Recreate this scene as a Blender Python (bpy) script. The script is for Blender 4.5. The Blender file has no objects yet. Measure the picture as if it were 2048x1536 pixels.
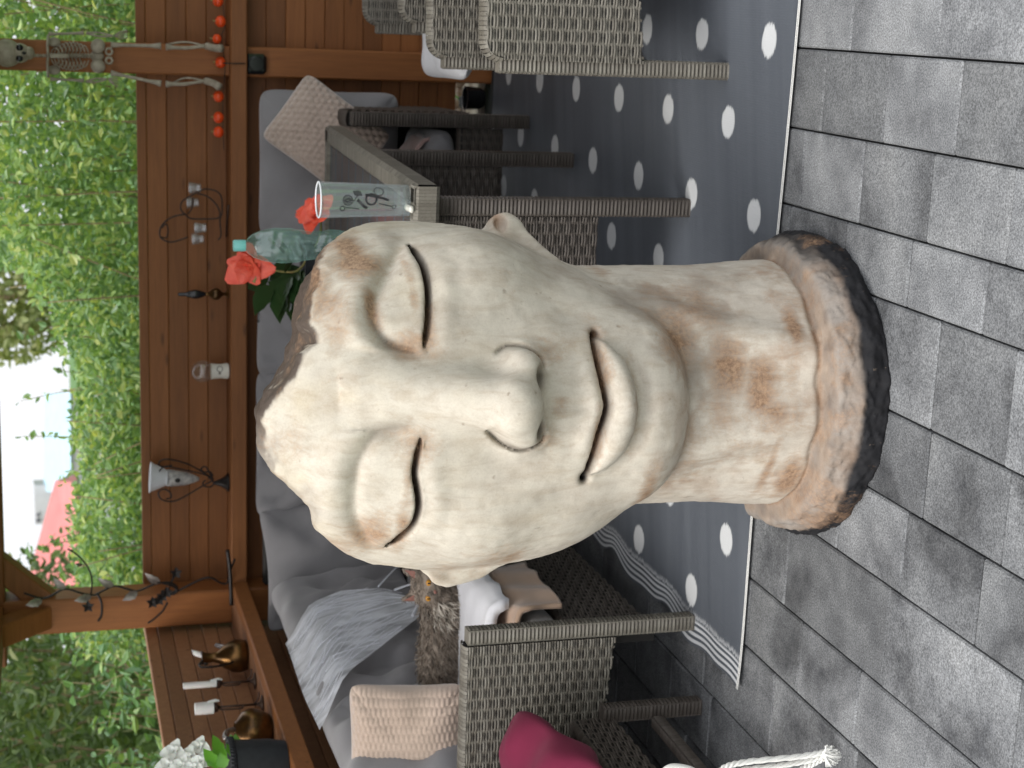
import bpy, bmesh, math, random
import numpy as np
from mathutils import Vector, Matrix
rnd = random.Random(7)
sc = bpy.context.scene
COL = sc.collection
R = math.radians

# ---------------------------------------------------------------- camera
FPX, PIT, ROL, CAMH = 3216.0, R(15.8), R(1.38), 1.65       # long phone lens, picture lies on its side
e_r = Vector((1, 0, 0)); e_u = Vector((0, math.sin(PIT), math.cos(PIT)))
e_right = e_r * math.cos(ROL) - e_u * math.sin(ROL)
e_up = e_r * math.sin(ROL) + e_u * math.cos(ROL)
camX, camY = -e_up, e_right
camZ = camX.cross(camY)
cam = bpy.data.cameras.new('camera'); camo = bpy.data.objects.new('camera', cam); COL.objects.link(camo)
M = Matrix((camX, camY, camZ)).transposed().to_4x4(); M.translation = Vector((0, 0, CAMH))
camo.matrix_world = M
cam.sensor_fit = 'HORIZONTAL'; cam.sensor_width = 36.0; cam.lens = FPX / 2048 * 36
cam.clip_start = .05; cam.clip_end = 500
sc.camera = camo
cam.dof.use_dof = True; cam.dof.focus_distance = 3.15; cam.dof.aperture_fstop = 6.8

# ---------------------------------------------------------------- sky, sun, exposure (bright overcast)
SUN_EL, SUN_AZ = R(58), R(224)          # azimuth of the light, clockwise from +Y
w = bpy.data.worlds.new('World'); sc.world = w; w.use_nodes = True
nt = w.node_tree; nt.nodes.clear()
sky = nt.nodes.new('ShaderNodeTexSky'); sky.sky_type = 'NISHITA'; sky.sun_disc = False
sky.sun_elevation = SUN_EL; sky.sun_rotation = SUN_AZ; sky.air_density = 1.0; sky.dust_density = 4.0
hs = nt.nodes.new('ShaderNodeHueSaturation'); hs.inputs['Saturation'].default_value = .28
bg = nt.nodes.new('ShaderNodeBackground'); bg.inputs['Strength'].default_value = .15
wo = nt.nodes.new('ShaderNodeOutputWorld')
ov = nt.nodes.new('ShaderNodeMix'); ov.data_type = 'RGBA'; ov.inputs[0].default_value = .65; ov.inputs[7].default_value = (5.2, 5.35, 5.6, 1)   # even cloud deck
nt.links.new(sky.outputs[0], hs.inputs['Color']); nt.links.new(hs.outputs[0], ov.inputs[6]); nt.links.new(ov.outputs[2], bg.inputs['Color']); nt.links.new(bg.outputs[0], wo.inputs[0])
sl = bpy.data.lights.new('sun', 'SUN'); sl.energy = 1.2; sl.angle = R(40); sl.color = (1, .965, .91)
so = bpy.data.objects.new('sun', sl); COL.objects.link(so)
sd = Vector((math.sin(SUN_AZ) * math.cos(SUN_EL), math.cos(SUN_AZ) * math.cos(SUN_EL), math.sin(SUN_EL)))
so.rotation_euler = sd.to_track_quat('Z', 'Y').to_euler(); so.location = sd * 20
sc.view_settings.view_transform = 'Standard'; sc.view_settings.look = 'None'
sc.view_settings.gamma = 1.0; sc.view_settings.use_curve_mapping = False
sc.view_settings.exposure = 0.95
sc.render.engine = 'CYCLES'
sc.cycles.max_bounces = 8; sc.cycles.transparent_max_bounces = 12; sc.cycles.diffuse_bounces = 6

# ---------------------------------------------------------------- frames: gazebo axes (gx along the back wall, gy into depth)
YW = R(12.05)
GX = Vector((math.cos(YW), -math.sin(YW), 0)); GY = Vector((math.sin(YW), math.cos(YW), 0))
def G(a, b, z=0.0): return GX * a + GY * b + Vector((0, 0, z))
def ray(x, y):                                   # direction of sight through a point of the 2048 x 1536 photograph
    return (e_right * ((768 - y) / FPX) + e_up * ((1024 - x) / FPX) - camZ)
C0 = Vector((0, 0, CAMH))
def on_z(x, y, z=0.0): d = ray(x, y); return C0 + d * ((z - CAMH) / d.z)
def on_b(x, y, b): d = ray(x, y); return C0 + d * (b / d.dot(GY))       # on the upright plane gy = b
def on_a(x, y, a): d = ray(x, y); return C0 + d * (a / d.dot(GX))       # on the upright plane gx = a

# ---------------------------------------------------------------- helpers
INV = {}
def thing(name, label, cat, loc=(0, 0, 0), rotz=0.0, group=None):
    o = bpy.data.objects.new(name, None); COL.objects.link(o)
    o.location = loc; o.rotation_euler = (0, 0, rotz); o.empty_display_size = .1
    o['label'] = label; o['category'] = cat
    if group: o['group'] = group
    INV[o] = (Matrix.Translation(Vector(loc)) @ Matrix.Rotation(rotz, 4, 'Z')).inverted()
    return o
def tag(o, label, cat, group=None):
    o['label'] = label; o['category'] = cat
    if group: o['group'] = group
    return o
def addobj(name, me, mat, parent=None):
    o = bpy.data.objects.new(name, me); COL.objects.link(o)
    if mat: me.materials.append(mat)
    if parent is not None: o.parent = parent; INV[o] = INV.get(parent, Matrix())
    return o
def mesh_np(name, V, Q, mat, parent=None, smooth=True):
    V = np.asarray(V, np.float32); Q = np.asarray(Q, np.int32); k = Q.shape[1]
    me = bpy.data.meshes.new(name)
    me.vertices.add(len(V)); me.vertices.foreach_set('co', V.ravel())
    me.loops.add(Q.size); me.loops.foreach_set('vertex_index', Q.ravel())
    me.polygons.add(len(Q)); me.polygons.foreach_set('loop_start', np.arange(0, Q.size, k, dtype=np.int32))
    me.polygons.foreach_set('loop_total', np.full(len(Q), k, np.int32))
    me.polygons.foreach_set('use_smooth', np.full(len(Q), smooth))
    me.update(calc_edges=True)
    return addobj(name, me, mat, parent)
class MB:
    """collects shapes (world coordinates) for ONE mesh"""
    def __init__(s): s.v = []; s.f = []
    def add(s, vs, fs):
        n = len(s.v); s.v += [Vector(p) for p in vs]; s.f += [tuple(i + n for i in q) for q in fs]; return s
    def box(s, c, size, ch=0.0, rot=None):
        c = Vector(c); h = [d / 2 for d in size]; rot = rot or Matrix.Identity(3)
        ch = min(ch, min(h) * .9)
        if ch <= 0:
            vs = [c + rot @ Vector((x * h[0], y * h[1], z * h[2])) for x in (-1, 1) for y in (-1, 1) for z in (-1, 1)]
            return s.add(vs, [(0, 1, 3, 2), (4, 6, 7, 5), (0, 4, 5, 1), (2, 3, 7, 6), (0, 2, 6, 4), (1, 5, 7, 3)])
        idx = {}; vs = []
        for x in (-1, 1):
            for y in (-1, 1):
                for z in (-1, 1):
                    for a in range(3):
                        sg = (x, y, z)
                        p = Vector([sg[i] * (h[i] - (0 if i == a else ch)) for i in range(3)])
                        idx[(x, y, z, a)] = len(vs); vs.append(c + rot @ p)
        fs = []
        for a in range(3):
            b, d = (a + 1) % 3, (a + 2) % 3
            for sgn in (-1, 1):
                q = []
                for sb, sd_ in ((-1, -1), (1, -1), (1, 1), (-1, 1)):
                    k = [0, 0, 0]; k[a] = sgn; k[b] = sb; k[d] = sd_; q.append(idx[(*k, a)])
                fs.append(tuple(q))
            for sa in (-1, 1):
                for sb in (-1, 1):
                    k0 = [0, 0, 0]; k0[a] = sa; k0[b] = sb; k1 = list(k0); k0[d] = -1; k1[d] = 1
                    fs.append((idx[(*k0, a)], idx[(*k1, a)], idx[(*k1, b)], idx[(*k0, b)]))
        for x in (-1, 1):
            for y in (-1, 1):
                for z in (-1, 1): fs.append(tuple(idx[(x, y, z, a)] for a in range(3)))
        return s.add(vs, fs)
    def tube(s, pts, r, n=8, caps=True, flat=1.0, ref=None):
        pts = [Vector(p) for p in pts]; m = len(pts)
        rr = r if hasattr(r, '__len__') else [r] * m
        vs = []; prev = None
        for i, p in enumerate(pts):
            t = (pts[min(i + 1, m - 1)] - pts[max(i - 1, 0)])
            t = t.normalized() if t.length > 1e-9 else Vector((0, 0, 1))
            if prev is None:
                a = Vector(ref) if ref is not None else (Vector((0, 0, 1)) if abs(t.z) < .9 else Vector((1, 0, 0)))
            else: a = prev
            u = (a - t * a.dot(t)).normalized(); prev = u; wv = t.cross(u)
            for k in range(n):
                th = 2 * math.pi * k / n
                vs.append(p + (u * math.cos(th) + wv * math.sin(th) * flat) * rr[i])
        fs = [(i * n + k, i * n + (k + 1) % n, (i + 1) * n + (k + 1) % n, (i + 1) * n + k) for i in range(m - 1) for k in range(n)]
        if caps: fs += [tuple(range(n - 1, -1, -1)), tuple((m - 1) * n + k for k in range(n))]
        return s.add(vs, fs)
    def lathe(s, prof, c, n=24, axis=None, squash=1.0):
        c = Vector(c); rot = (axis.to_track_quat('Z', 'Y').to_matrix() if axis is not None else Matrix.Identity(3))
        vs = [c + rot @ Vector((r * math.cos(2 * math.pi * k / n), r * math.sin(2 * math.pi * k / n) * squash, z)) for r, z in prof for k in range(n)]
        m = len(prof)
        fs = [(i * n + k, i * n + (k + 1) % n, (i + 1) * n + (k + 1) % n, (i + 1) * n + k) for i in range(m - 1) for k in range(n)]
        if prof[0][0] > 1e-5: fs.append(tuple(range(n - 1, -1, -1)))
        if prof[-1][0] > 1e-5: fs.append(tuple((m - 1) * n + k for k in range(n)))
        return s.add(vs, fs)
    def ell(s, c, r, nu=12, nv=8, rot=None):
        c = Vector(c); rot = rot or Matrix.Identity(3); vs = []
        for j in range(nv + 1):
            ph = math.pi * j / nv
            for i in range(nu):
                th = 2 * math.pi * i / nu
                vs.append(c + rot @ Vector((r[0] * math.sin(ph) * math.cos(th), r[1] * math.sin(ph) * math.sin(th), r[2] * math.cos(ph))))
        return s.add(vs, [(j * nu + i, (j + 1) * nu + i, (j + 1) * nu + (i + 1) % nu, j * nu + (i + 1) % nu) for j in range(nv) for i in range(nu)])
    def build(s, name, mat, parent=None, smooth=False, auto=None, weld=True):
        me = bpy.data.meshes.new(name)
        inv = INV.get(parent, Matrix()) if parent is not None else Matrix()
        bm = bmesh.new(); vv = [bm.verts.new(inv @ p) for p in s.v]
        for q in s.f:
            try: bm.faces.new([vv[i] for i in q])
            except ValueError: pass
        if weld: bmesh.ops.remove_doubles(bm, verts=bm.verts, dist=1e-5)
        bmesh.ops.recalc_face_normals(bm, faces=bm.faces)
        for f in bm.faces: f.smooth = smooth
        bm.to_mesh(me); bm.free()
        if smooth and auto: 
            me.set_sharp_from_angle(angle=R(auto))
        return addobj(name, me, mat, parent)
def spl(pts, n=8):
    """Catmull-Rom through points"""
    P = [Vector(p) for p in pts]; out = []
    for i in range(len(P) - 1):
        a, b, c, d = P[max(i - 1, 0)], P[i], P[i + 1], P[min(i + 2, len(P) - 1)]
        for k in range(n):
            t = k / n
            out.append(.5 * ((2 * b) + (c - a) * t + (2 * a - 5 * b + 4 * c - d) * t * t + (3 * b - a - 3 * c + d) * t ** 3))
    return out + [P[-1]]

# ---------------------------------------------------------------- materials
class NT:
    def __init__(s, name):
        s.m = bpy.data.materials.new(name); s.m.use_nodes = True; s.t = s.m.node_tree; s.t.nodes.clear()
        s.out = s.n('ShaderNodeOutputMaterial')
    def n(s, typ, **kw):
        o = s.t.nodes.new(typ)
        for k, v in kw.items():
            if hasattr(o, k) and k not in ('inputs',): setattr(o, k, v)
        return o
    def l(s, a, b): s.t.links.new(a, b)
    def coord(s, scale=(1, 1, 1), kind='Object', rnd_=False, rot=(0, 0, 0)):
        tc = s.n('ShaderNodeTexCoord'); mp = s.n('ShaderNodeMapping'); mp.inputs['Scale'].default_value = scale; mp.inputs['Rotation'].default_value = rot
        src = tc.outputs[kind]
        if rnd_:
            oi = s.n('ShaderNodeObjectInfo'); ad = s.n('ShaderNodeVectorMath', operation='ADD'); ml = s.n('ShaderNodeMath', operation='MULTIPLY'); ml.inputs[1].default_value = 37.0
            s.l(oi.outputs['Random'], ml.inputs[0]); s.l(src, ad.inputs[0]); s.l(ml.outputs[0], ad.inputs[1]); src = ad.outputs[0]
        s.l(src, mp.inputs['Vector']); return mp.outputs[0]
    def noise(s, vec, scale, detail=4, rough=.55, dist=0.0):
        o = s.n('ShaderNodeTexNoise'); o.inputs['Scale'].default_value = scale; o.inputs['Detail'].default_value = detail
        o.inputs['Roughness'].default_value = rough; o.inputs['Distortion'].default_value = dist
        s.l(vec, o.inputs['Vector']); return o.outputs['Fac']
    def ramp(s, fac, stops):
        o = s.n('ShaderNodeValToRGB'); cr = o.color_ramp
        while len(cr.elements) < len(stops): cr.elements.new(.5)
        for e, (p, c) in zip(cr.elements, stops):
            e.position = p; e.color = (*c, 1) if hasattr(c, '__len__') else (c, c, c, 1)
        s.l(fac, o.inputs[0]); return o.outputs[0]
    def mix(s, fac, a, b, mode='MIX'):
        o = s.n('ShaderNodeMix', data_type='RGBA'); o.blend_type = mode
        for sock, val in ((o.inputs[0], fac), (o.inputs[6], a), (o.inputs[7], b)):
            if isinstance(val, (int, float)): sock.default_value = val
            elif isinstance(val, tuple): sock.default_value = (*val, 1)
            else: s.l(val, sock)
        return o.outputs[2]
    def math(s, op, a, b=0.0, clamp=False):
        o = s.n('ShaderNodeMath', operation=op); o.use_clamp = clamp
        for sock, val in ((o.inputs[0], a), (o.inputs[1], b)):
            if isinstance(val, (int, float)): sock.default_value = val
            else: s.l(val, sock)
        return o.outputs[0]
    def bsdf(s, color, rough=.6, **kw):
        b = s.n('ShaderNodeBsdfPrincipled')
        for k, v in (('Base Color', color), ('Roughness', rough), *kw.items()):
            sock = b.inputs[k.replace('_', ' ')]
            if isinstance(v, (int, float)): sock.default_value = v
            elif isinstance(v, tuple): sock.default_value = (*v, 1) if len(v) == 3 else v
            else: s.l(v, sock)
        s.l(b.outputs[0], s.out.inputs[0]); return b
    def bump(s, b, h, strength=.3, dist=.01):
        o = s.n('ShaderNodeBump'); o.inputs['Strength'].default_value = strength; o.inputs['Distance'].default_value = dist
        s.l(h, o.inputs['Height']); s.l(o.outputs[0], b.inputs['Normal']); return o
    def island(s): return s.n('ShaderNodeNewGeometry').outputs['Random Per Island']
def simple(name, c1, c2=None, scale=20, rough=.6, bump=.0, bscale=None, metal=0.0, rnd_=False, **kw):
    N = NT(name); v = N.coord(rnd_=rnd_)
    c2 = c2 or tuple(x * .7 for x in c1)
    f = N.noise(v, scale, 5)
    b = N.bsdf(N.ramp(f, [(.3, c2), (.7, c1)]), rough, Metallic=metal, **kw)
    if bump: N.bump(b, N.noise(v, bscale or scale * 3, 5), bump, .01)
    return N.m
def wood(name, ca, cb, cc, along=(1.2, 22, 22), rough=.55):
    N = NT(name); v = N.coord(along, rnd_=True)
    g = N.noise(v, 1.6, 8, .62, .9); g2 = N.noise(v, 9, 4, .6)
    col = N.ramp(g, [(.25, cc), (.5, cb), (.75, ca)])
    col = N.mix(.35, col, N.ramp(g2, [(.35, cc), (.65, ca)]))
    # a few knots
    vk = N.coord((2.2, 8, 8), rnd_=True); vo = N.n('ShaderNodeTexVoronoi'); vo.inputs['Scale'].default_value = 1.3; N.l(vk, vo.inputs['Vector'])
    kn = N.ramp(vo.outputs['Distance'], [(.03, 1.0), (.10, 0.0)])
    col = N.mix(N.math('MULTIPLY', kn, .7), col, tuple(x * .35 for x in cc))
    oi = N.n('ShaderNodeObjectInfo'); br = N.math('MULTIPLY_ADD', oi.outputs['Random'], .5); br.node.inputs[2].default_value = .75
    col = N.mix(1.0, col, br, 'MULTIPLY')
    b = N.bsdf(col, rough, Specular_IOR_Level=.35); N.bump(b, g, .12, .004)
    return N.m
MT = {}
MT['wood'] = wood('stained_wood', (.31, .122, .038), (.25, .094, .028), (.19, .069, .021))
MT['wood_side'] = wood('weathered_wood', (.36, .18, .092), (.29, .138, .068), (.22, .10, .05))
MT['wood_up'] = wood('stained_wood_upright', (.33, .125, .037), (.265, .097, .028), (.20, .07, .021), (22, 22, 1.2))
MT['roof'] = simple('roof_boards', (.42, .27, .16), (.33, .2, .12), 3)
MT['bed'] = simple('joint_sand', (.02, .02, .02), (.008, .008, .009), 40, .9)
MT['lawn'] = simple('lawn', (.09, .20, .03), (.04, .11, .02), 3, .8)
def paver_mat():
    N = NT('concrete_paver'); v = N.coord(rnd_=True)
    big = N.noise(v, 3.2, 4, .5, .5); sp = N.noise(v, 260, 3, .7); mid = N.noise(v, 16, 5, .65)
    col = N.ramp(big, [(.37, (.032, .033, .036)), (.46, (.11, .113, .118)), (.56, (.182, .187, .192)), (.7, (.235, .239, .24))])
    col = N.mix(.38, col, N.ramp(mid, [(.3, (.058, .060, .064)), (.7, (.25, .254, .256))]))
    col = N.mix(1.0, col, N.ramp(sp, [(.34, .48), (.5, 1.0), (.66, 1.58)]), 'MULTIPLY')
    oi = N.n('ShaderNodeObjectInfo'); br = N.math('MULTIPLY_ADD', oi.outputs['Random'], .5); br.node.inputs[2].default_value = .70
    col = N.mix(1.0, col, br, 'MULTIPLY')
    b = N.bsdf(col, .82, Specular_IOR_Level=.3); N.bump(b, sp, .35, .004); return N.m
MT['paver'] = paver_mat()
def weave_mat(name, a, b, c):
    N = NT(name); i = N.island(); v = N.coord((60, 60, 60))
    col = N.ramp(i, [(0, a), (.5, b), (1, c)]); col = N.mix(.25, col, N.ramp(N.noise(v, 3, 3), [(.3, tuple(x * .5 for x in a)), (.7, c)]))
    N.bsdf(col, .55, Specular_IOR_Level=.4); return N.m
MT['rattan'] = weave_mat('rattan_strand', (.10, .088, .070), (.15, .135, .11), (.205, .19, .158))
MT['rattan_dk'] = weave_mat('rattan_strand_brown', (.055, .045, .037), (.08, .066, .055), (.11, .093, .08))
MT['core'] = simple('rattan_core', (.022, .019, .016), (.012, .011, .01), 60, .7)
def fabric(name, a, b, sheen=.3, wscale=900, fold=.0):
    N = NT(name); v = N.coord()
    n1 = N.noise(v, 5, 4); n2 = N.noise(v, wscale, 2)
    col = N.ramp(n1, [(.3, b), (.7, a)]); col = N.mix(.25, col, N.ramp(n2, [(.3, tuple(x * .6 for x in b)), (.7, tuple(min(1, x * 1.3) for x in a))]))
    bs = N.bsdf(col, .9, Specular_IOR_Level=.15, Sheen_Weight=sheen)
    N.bump(bs, n2, .25, .002); return N.m
MT['grey'] = fabric('grey_cotton', (.265, .256, .262), (.215, .208, .214))
MT['grey2'] = fabric('grey_cotton_pad', (.26, .25, .24), (.2, .19, .185))
MT['beige'] = fabric('beige_plush', (.50, .405, .34), (.40, .31, .255), .6, 500)
MT['beige2'] = fabric('beige_waffle', (.55, .43, .35), (.43, .33, .265), .6, 500)
MT['throw'] = fabric('beige_throw', (.50, .35, .25), (.38, .26, .185), .5)
MT['whitecloth'] = fabric('white_cloth', (.72, .72, .74), (.58, .58, .62), .3)
MT['pinkcloth'] = fabric('pink_blanket', (.52, .36, .32), (.38, .25, .225), .5)
MT['magenta'] = fabric('magenta_satin', (.19, .022, .055), (.12, .012, .034), .05, 700)
MT['black'] = simple('black_plastic', (.012, .012, .013), (.008, .008, .009), 30, .25)
MT['iron'] = simple('dark_iron', (.03, .026, .024), (.018, .015, .014), 60, .4, metal=.6)
MT['rust'] = simple('brown_iron', (.08, .045, .03), (.04, .024, .018), 60, .5, metal=.5)
MT['silver'] = simple('worn_metal', (.42, .39, .37), (.22, .2, .19), 60, .35, metal=.9)
MT['brass'] = simple('old_brass', (.38, .24, .09), (.16, .1, .045), 30, .3, metal=.95)
MT['brassdk'] = simple('dark_brass', (.20, .10, .03), (.05, .03, .016), 25, .28, metal=.85)
MT['wax'] = simple('white_wax', (.8, .79, .76), (.72, .71, .68), 30, .5, Subsurface_Weight=.1)
MT['porcelain'] = simple('porcelain', (.72, .70, .62), (.66, .64, .57), 8, .25)
MT['bone'] = simple('bone_plastic', (.40, .35, .27), (.23, .195, .145), 40, .55)
MT['orange'] = simple('orange_plastic', (.85, .09, .012), (.70, .06, .008), 30, .35, Subsurface_Weight=.1)
MT['rope'] = fabric('white_cord', (.80, .79, .75), (.66, .65, .61), .2, 1400)
MT['pot'] = simple('dark_planter', (.02, .022, .026), (.012, .013, .016), 50, .5)
MT['ink'] = simple('black_print', (.012, .012, .014), (.02, .02, .022), 90, .6)
MT['petal'] = simple('red_petal', (.86, .13, .07), (.72, .07, .04), 40, .5, Subsurface_Weight=.15)
MT['petalw'] = simple('white_petal', (.82, .82, .78), (.75, .76, .68), 40, .5, Subsurface_Weight=.1)
MT['stem'] = simple('stem_green', (.22, .22, .06), (.30, .2, .08), 30, .6)
MT['stone'] = simple('pale_pebble', (.62, .56, .47), (.38, .32, .26), 14, .8, .3, rnd_=True)
def glass(name, col, rough=.02, ior=1.45):
    N = NT(name); b = N.bsdf(col, rough, Transmission_Weight=1.0, IOR=ior); return N.m
def thin_glass(name, tint, milk, lo=.05, hi=.75, rough=.04, milkc=None):
    N = NT(name); t = N.n('ShaderNodeBsdfTransparent'); t.inputs[0].default_value = (*tint, 1)
    g = N.n('ShaderNodeBsdfGlossy'); g.inputs['Roughness'].default_value = rough; g.inputs[0].default_value = (1, 1, 1, 1)
    d = N.n('ShaderNodeBsdfTranslucent'); d.inputs[0].default_value = (*(milkc or tint), 1); d2 = N.n('ShaderNodeBsdfDiffuse'); d2.inputs[0].default_value = (*(milkc or tint), 1)
    ms = N.n('ShaderNodeMixShader'); ms.inputs[0].default_value = .5; N.l(d.outputs[0], ms.inputs[1]); N.l(d2.outputs[0], ms.inputs[2])
    lw0 = N.n('ShaderNodeLayerWeight'); lw0.inputs[0].default_value = .5; m1 = N.n('ShaderNodeMixShader'); N.l(N.ramp(lw0.outputs['Facing'], [(.0, milk), (.55, milk * 1.3), (.85, min(.75, milk * 3.2)), (1.0, .85)]), m1.inputs[0]); N.l(t.outputs[0], m1.inputs[1]); N.l(ms.outputs[0], m1.inputs[2])  # whiter towards the silhouette, painting in bright glass edges
    lw = N.n('ShaderNodeLayerWeight'); lw.inputs[0].default_value = .35
    m2 = N.n('ShaderNodeMixShader'); N.l(N.ramp(lw.outputs['Facing'], [(.0, lo), (.6, lo * 2.2), (1.0, hi)]), m2.inputs[0]); N.l(m1.outputs[0], m2.inputs[1]); N.l(g.outputs[0], m2.inputs[2]); N.l(m2.outputs[0], N.out.inputs[0]); return N.m
MT['glass'] = thin_glass('clear_glass', (.95, .97, .97), .09, .07, .5, .03, (.70, .76, .78)); MT['pet'] = thin_glass('green_pet', (.80, .93, .89), .14, .07, .5, .08, (.50, .78, .70))
MT['capteal'] = simple('teal_cap', (.22, .62, .56), (.18, .55, .5), 30, .35)
MT['bubble'] = thin_glass('globe_glass', (.93, .92, .9), .05, .08, .8, .02, (.7, .7, .68))
def leaf_mat(name, stops, rough=.35, trans=.35):
    N = NT(name); i = N.island(); col = N.ramp(i, stops)
    b = N.bsdf(col, rough, Specular_IOR_Level=.6)
    t = N.n('ShaderNodeBsdfTranslucent'); N.l(N.mix(1.0, col, (1.0, 1.0, .45), 'MULTIPLY'), t.inputs[0]); mx = N.n('ShaderNodeMixShader'); mx.inputs[0].default_value = trans
    N.l(b.outputs[0], mx.inputs[1]); N.l(t.outputs[0], mx.inputs[2]); N.l(mx.outputs[0], N.out.inputs[0]); return N.m
MT['leaf'] = leaf_mat('hedge_leaf', [(0, (.15, .26, .12)), (.3, (.22, .37, .16)), (.6, (.32, .49, .18)), (.85, (.46, .60, .22)), (1, (.62, .66, .26))], .28, .48)
MT['leafdk'] = leaf_mat('dark_leaf', [(0, (.09, .14, .05)), (.5, (.14, .22, .075)), (.85, (.22, .30, .10)), (1, (.34, .34, .15))], .45, .35)  # darker green of the left hedge
MT['leafpale'] = leaf_mat('far_leaf', [(0, (.22, .26, .10)), (.6, (.32, .36, .15)), (1, (.42, .42, .2))], .6, .4)
MT['potleaf'] = leaf_mat('begonia_leaf', [(0, (.012, .03, .01)), (1, (.03, .07, .02))], .3, .15)
MT['freshleaf'] = leaf_mat('fresh_leaf', [(0, (.10, .34, .03)), (1, (.20, .48, .05))], .35, .4)
MT['twig'] = simple('twig', (.30, .24, .12), (.17, .12, .07), 30, .8)
MT['metalleaf'] = simple('metal_leaf', (.34, .30, .27), (.15, .13, .12), 60, .35, metal=.8)

# ================================================================ ground, paving, rug
mb = MB(); n = 24
mb.add([(-150, -60, -.12), (150, -60, -.12), (150, 240, -.12), (-150, 240, -.12)], [(0, 1, 2, 3)])
o = mb.build('lawn', MT['lawn']); o['kind'] = 'structure'
YP = R(13.46); PX = Vector((math.cos(YP), -math.sin(YP), 0)); PY = Vector((math.sin(YP), math.cos(YP), 0))
RP = Matrix.Rotation(-YP, 3, 'Z')
def PV(a, b, z=0.0): return PX * a + PY * b + Vector((0, 0, z))
mb = MB(); mb.box(PV(-.2, 3.6, -.075), (6.4, 6.3, .1), 0, RP); patio = mb.build('patio', MT['bed']); patio['kind'] = 'structure'
# rows of concrete blocks: (left edge, right edge, a joint, block length)
rows = [(.49, .67, 2.9, .28), (.31, .49, 3.05, .28), (.13, .31, 2.95, .28), (-.049, .13, 3.19, .359), (-.23, -.049, 3.013, .282), (-.407, -.23, 3.086, .281), (-.546, -.407, 3.136, .28),
        (-.766, -.546, 2.72, .262), (-.948, -.766, 2.434, .28), (-1.126, -.948, 2.77, .282), (-1.346, -1.126, 3.285, .478), (-1.525, -1.346, 3.186, .285), (-1.74, -1.525, 3.30, .42),
        (-1.92, -1.74, 3.1, .28), (-2.10, -1.92, 3.25, .28), (-2.32, -2.10, 3.0, .42), (-2.5, -2.32, 3.1, .28)]
for (a0, a1, j, ln) in rows:
    near = 2.15; far = 3.9 if a1 > -1.2 else 6.3
    k0 = math.floor((near - j) / ln)
    while j + k0 * ln < far:
        b0, b1 = j + k0 * ln, j + (k0 + 1) * ln; k0 += 1
        if b1 < near: continue
        g = .0016
        mb = MB(); zt = rnd.uniform(-.0012, .0012)
        mb.box(PV((a0 + a1) / 2, (b0 + b1) / 2, -.03 + zt), (a1 - a0 - 2 * g - .001, b1 - b0 - 2.4 * g, .06), .0038, RP)
        mb.build('paver', MT['paver'], patio)
mb = MB(); mb.box(PV(1.6, 3.6, -.03), (1.8, 6.2, .06), .002, RP); mb.build('paving_beyond_frame', MT['paver'], patio)

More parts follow.
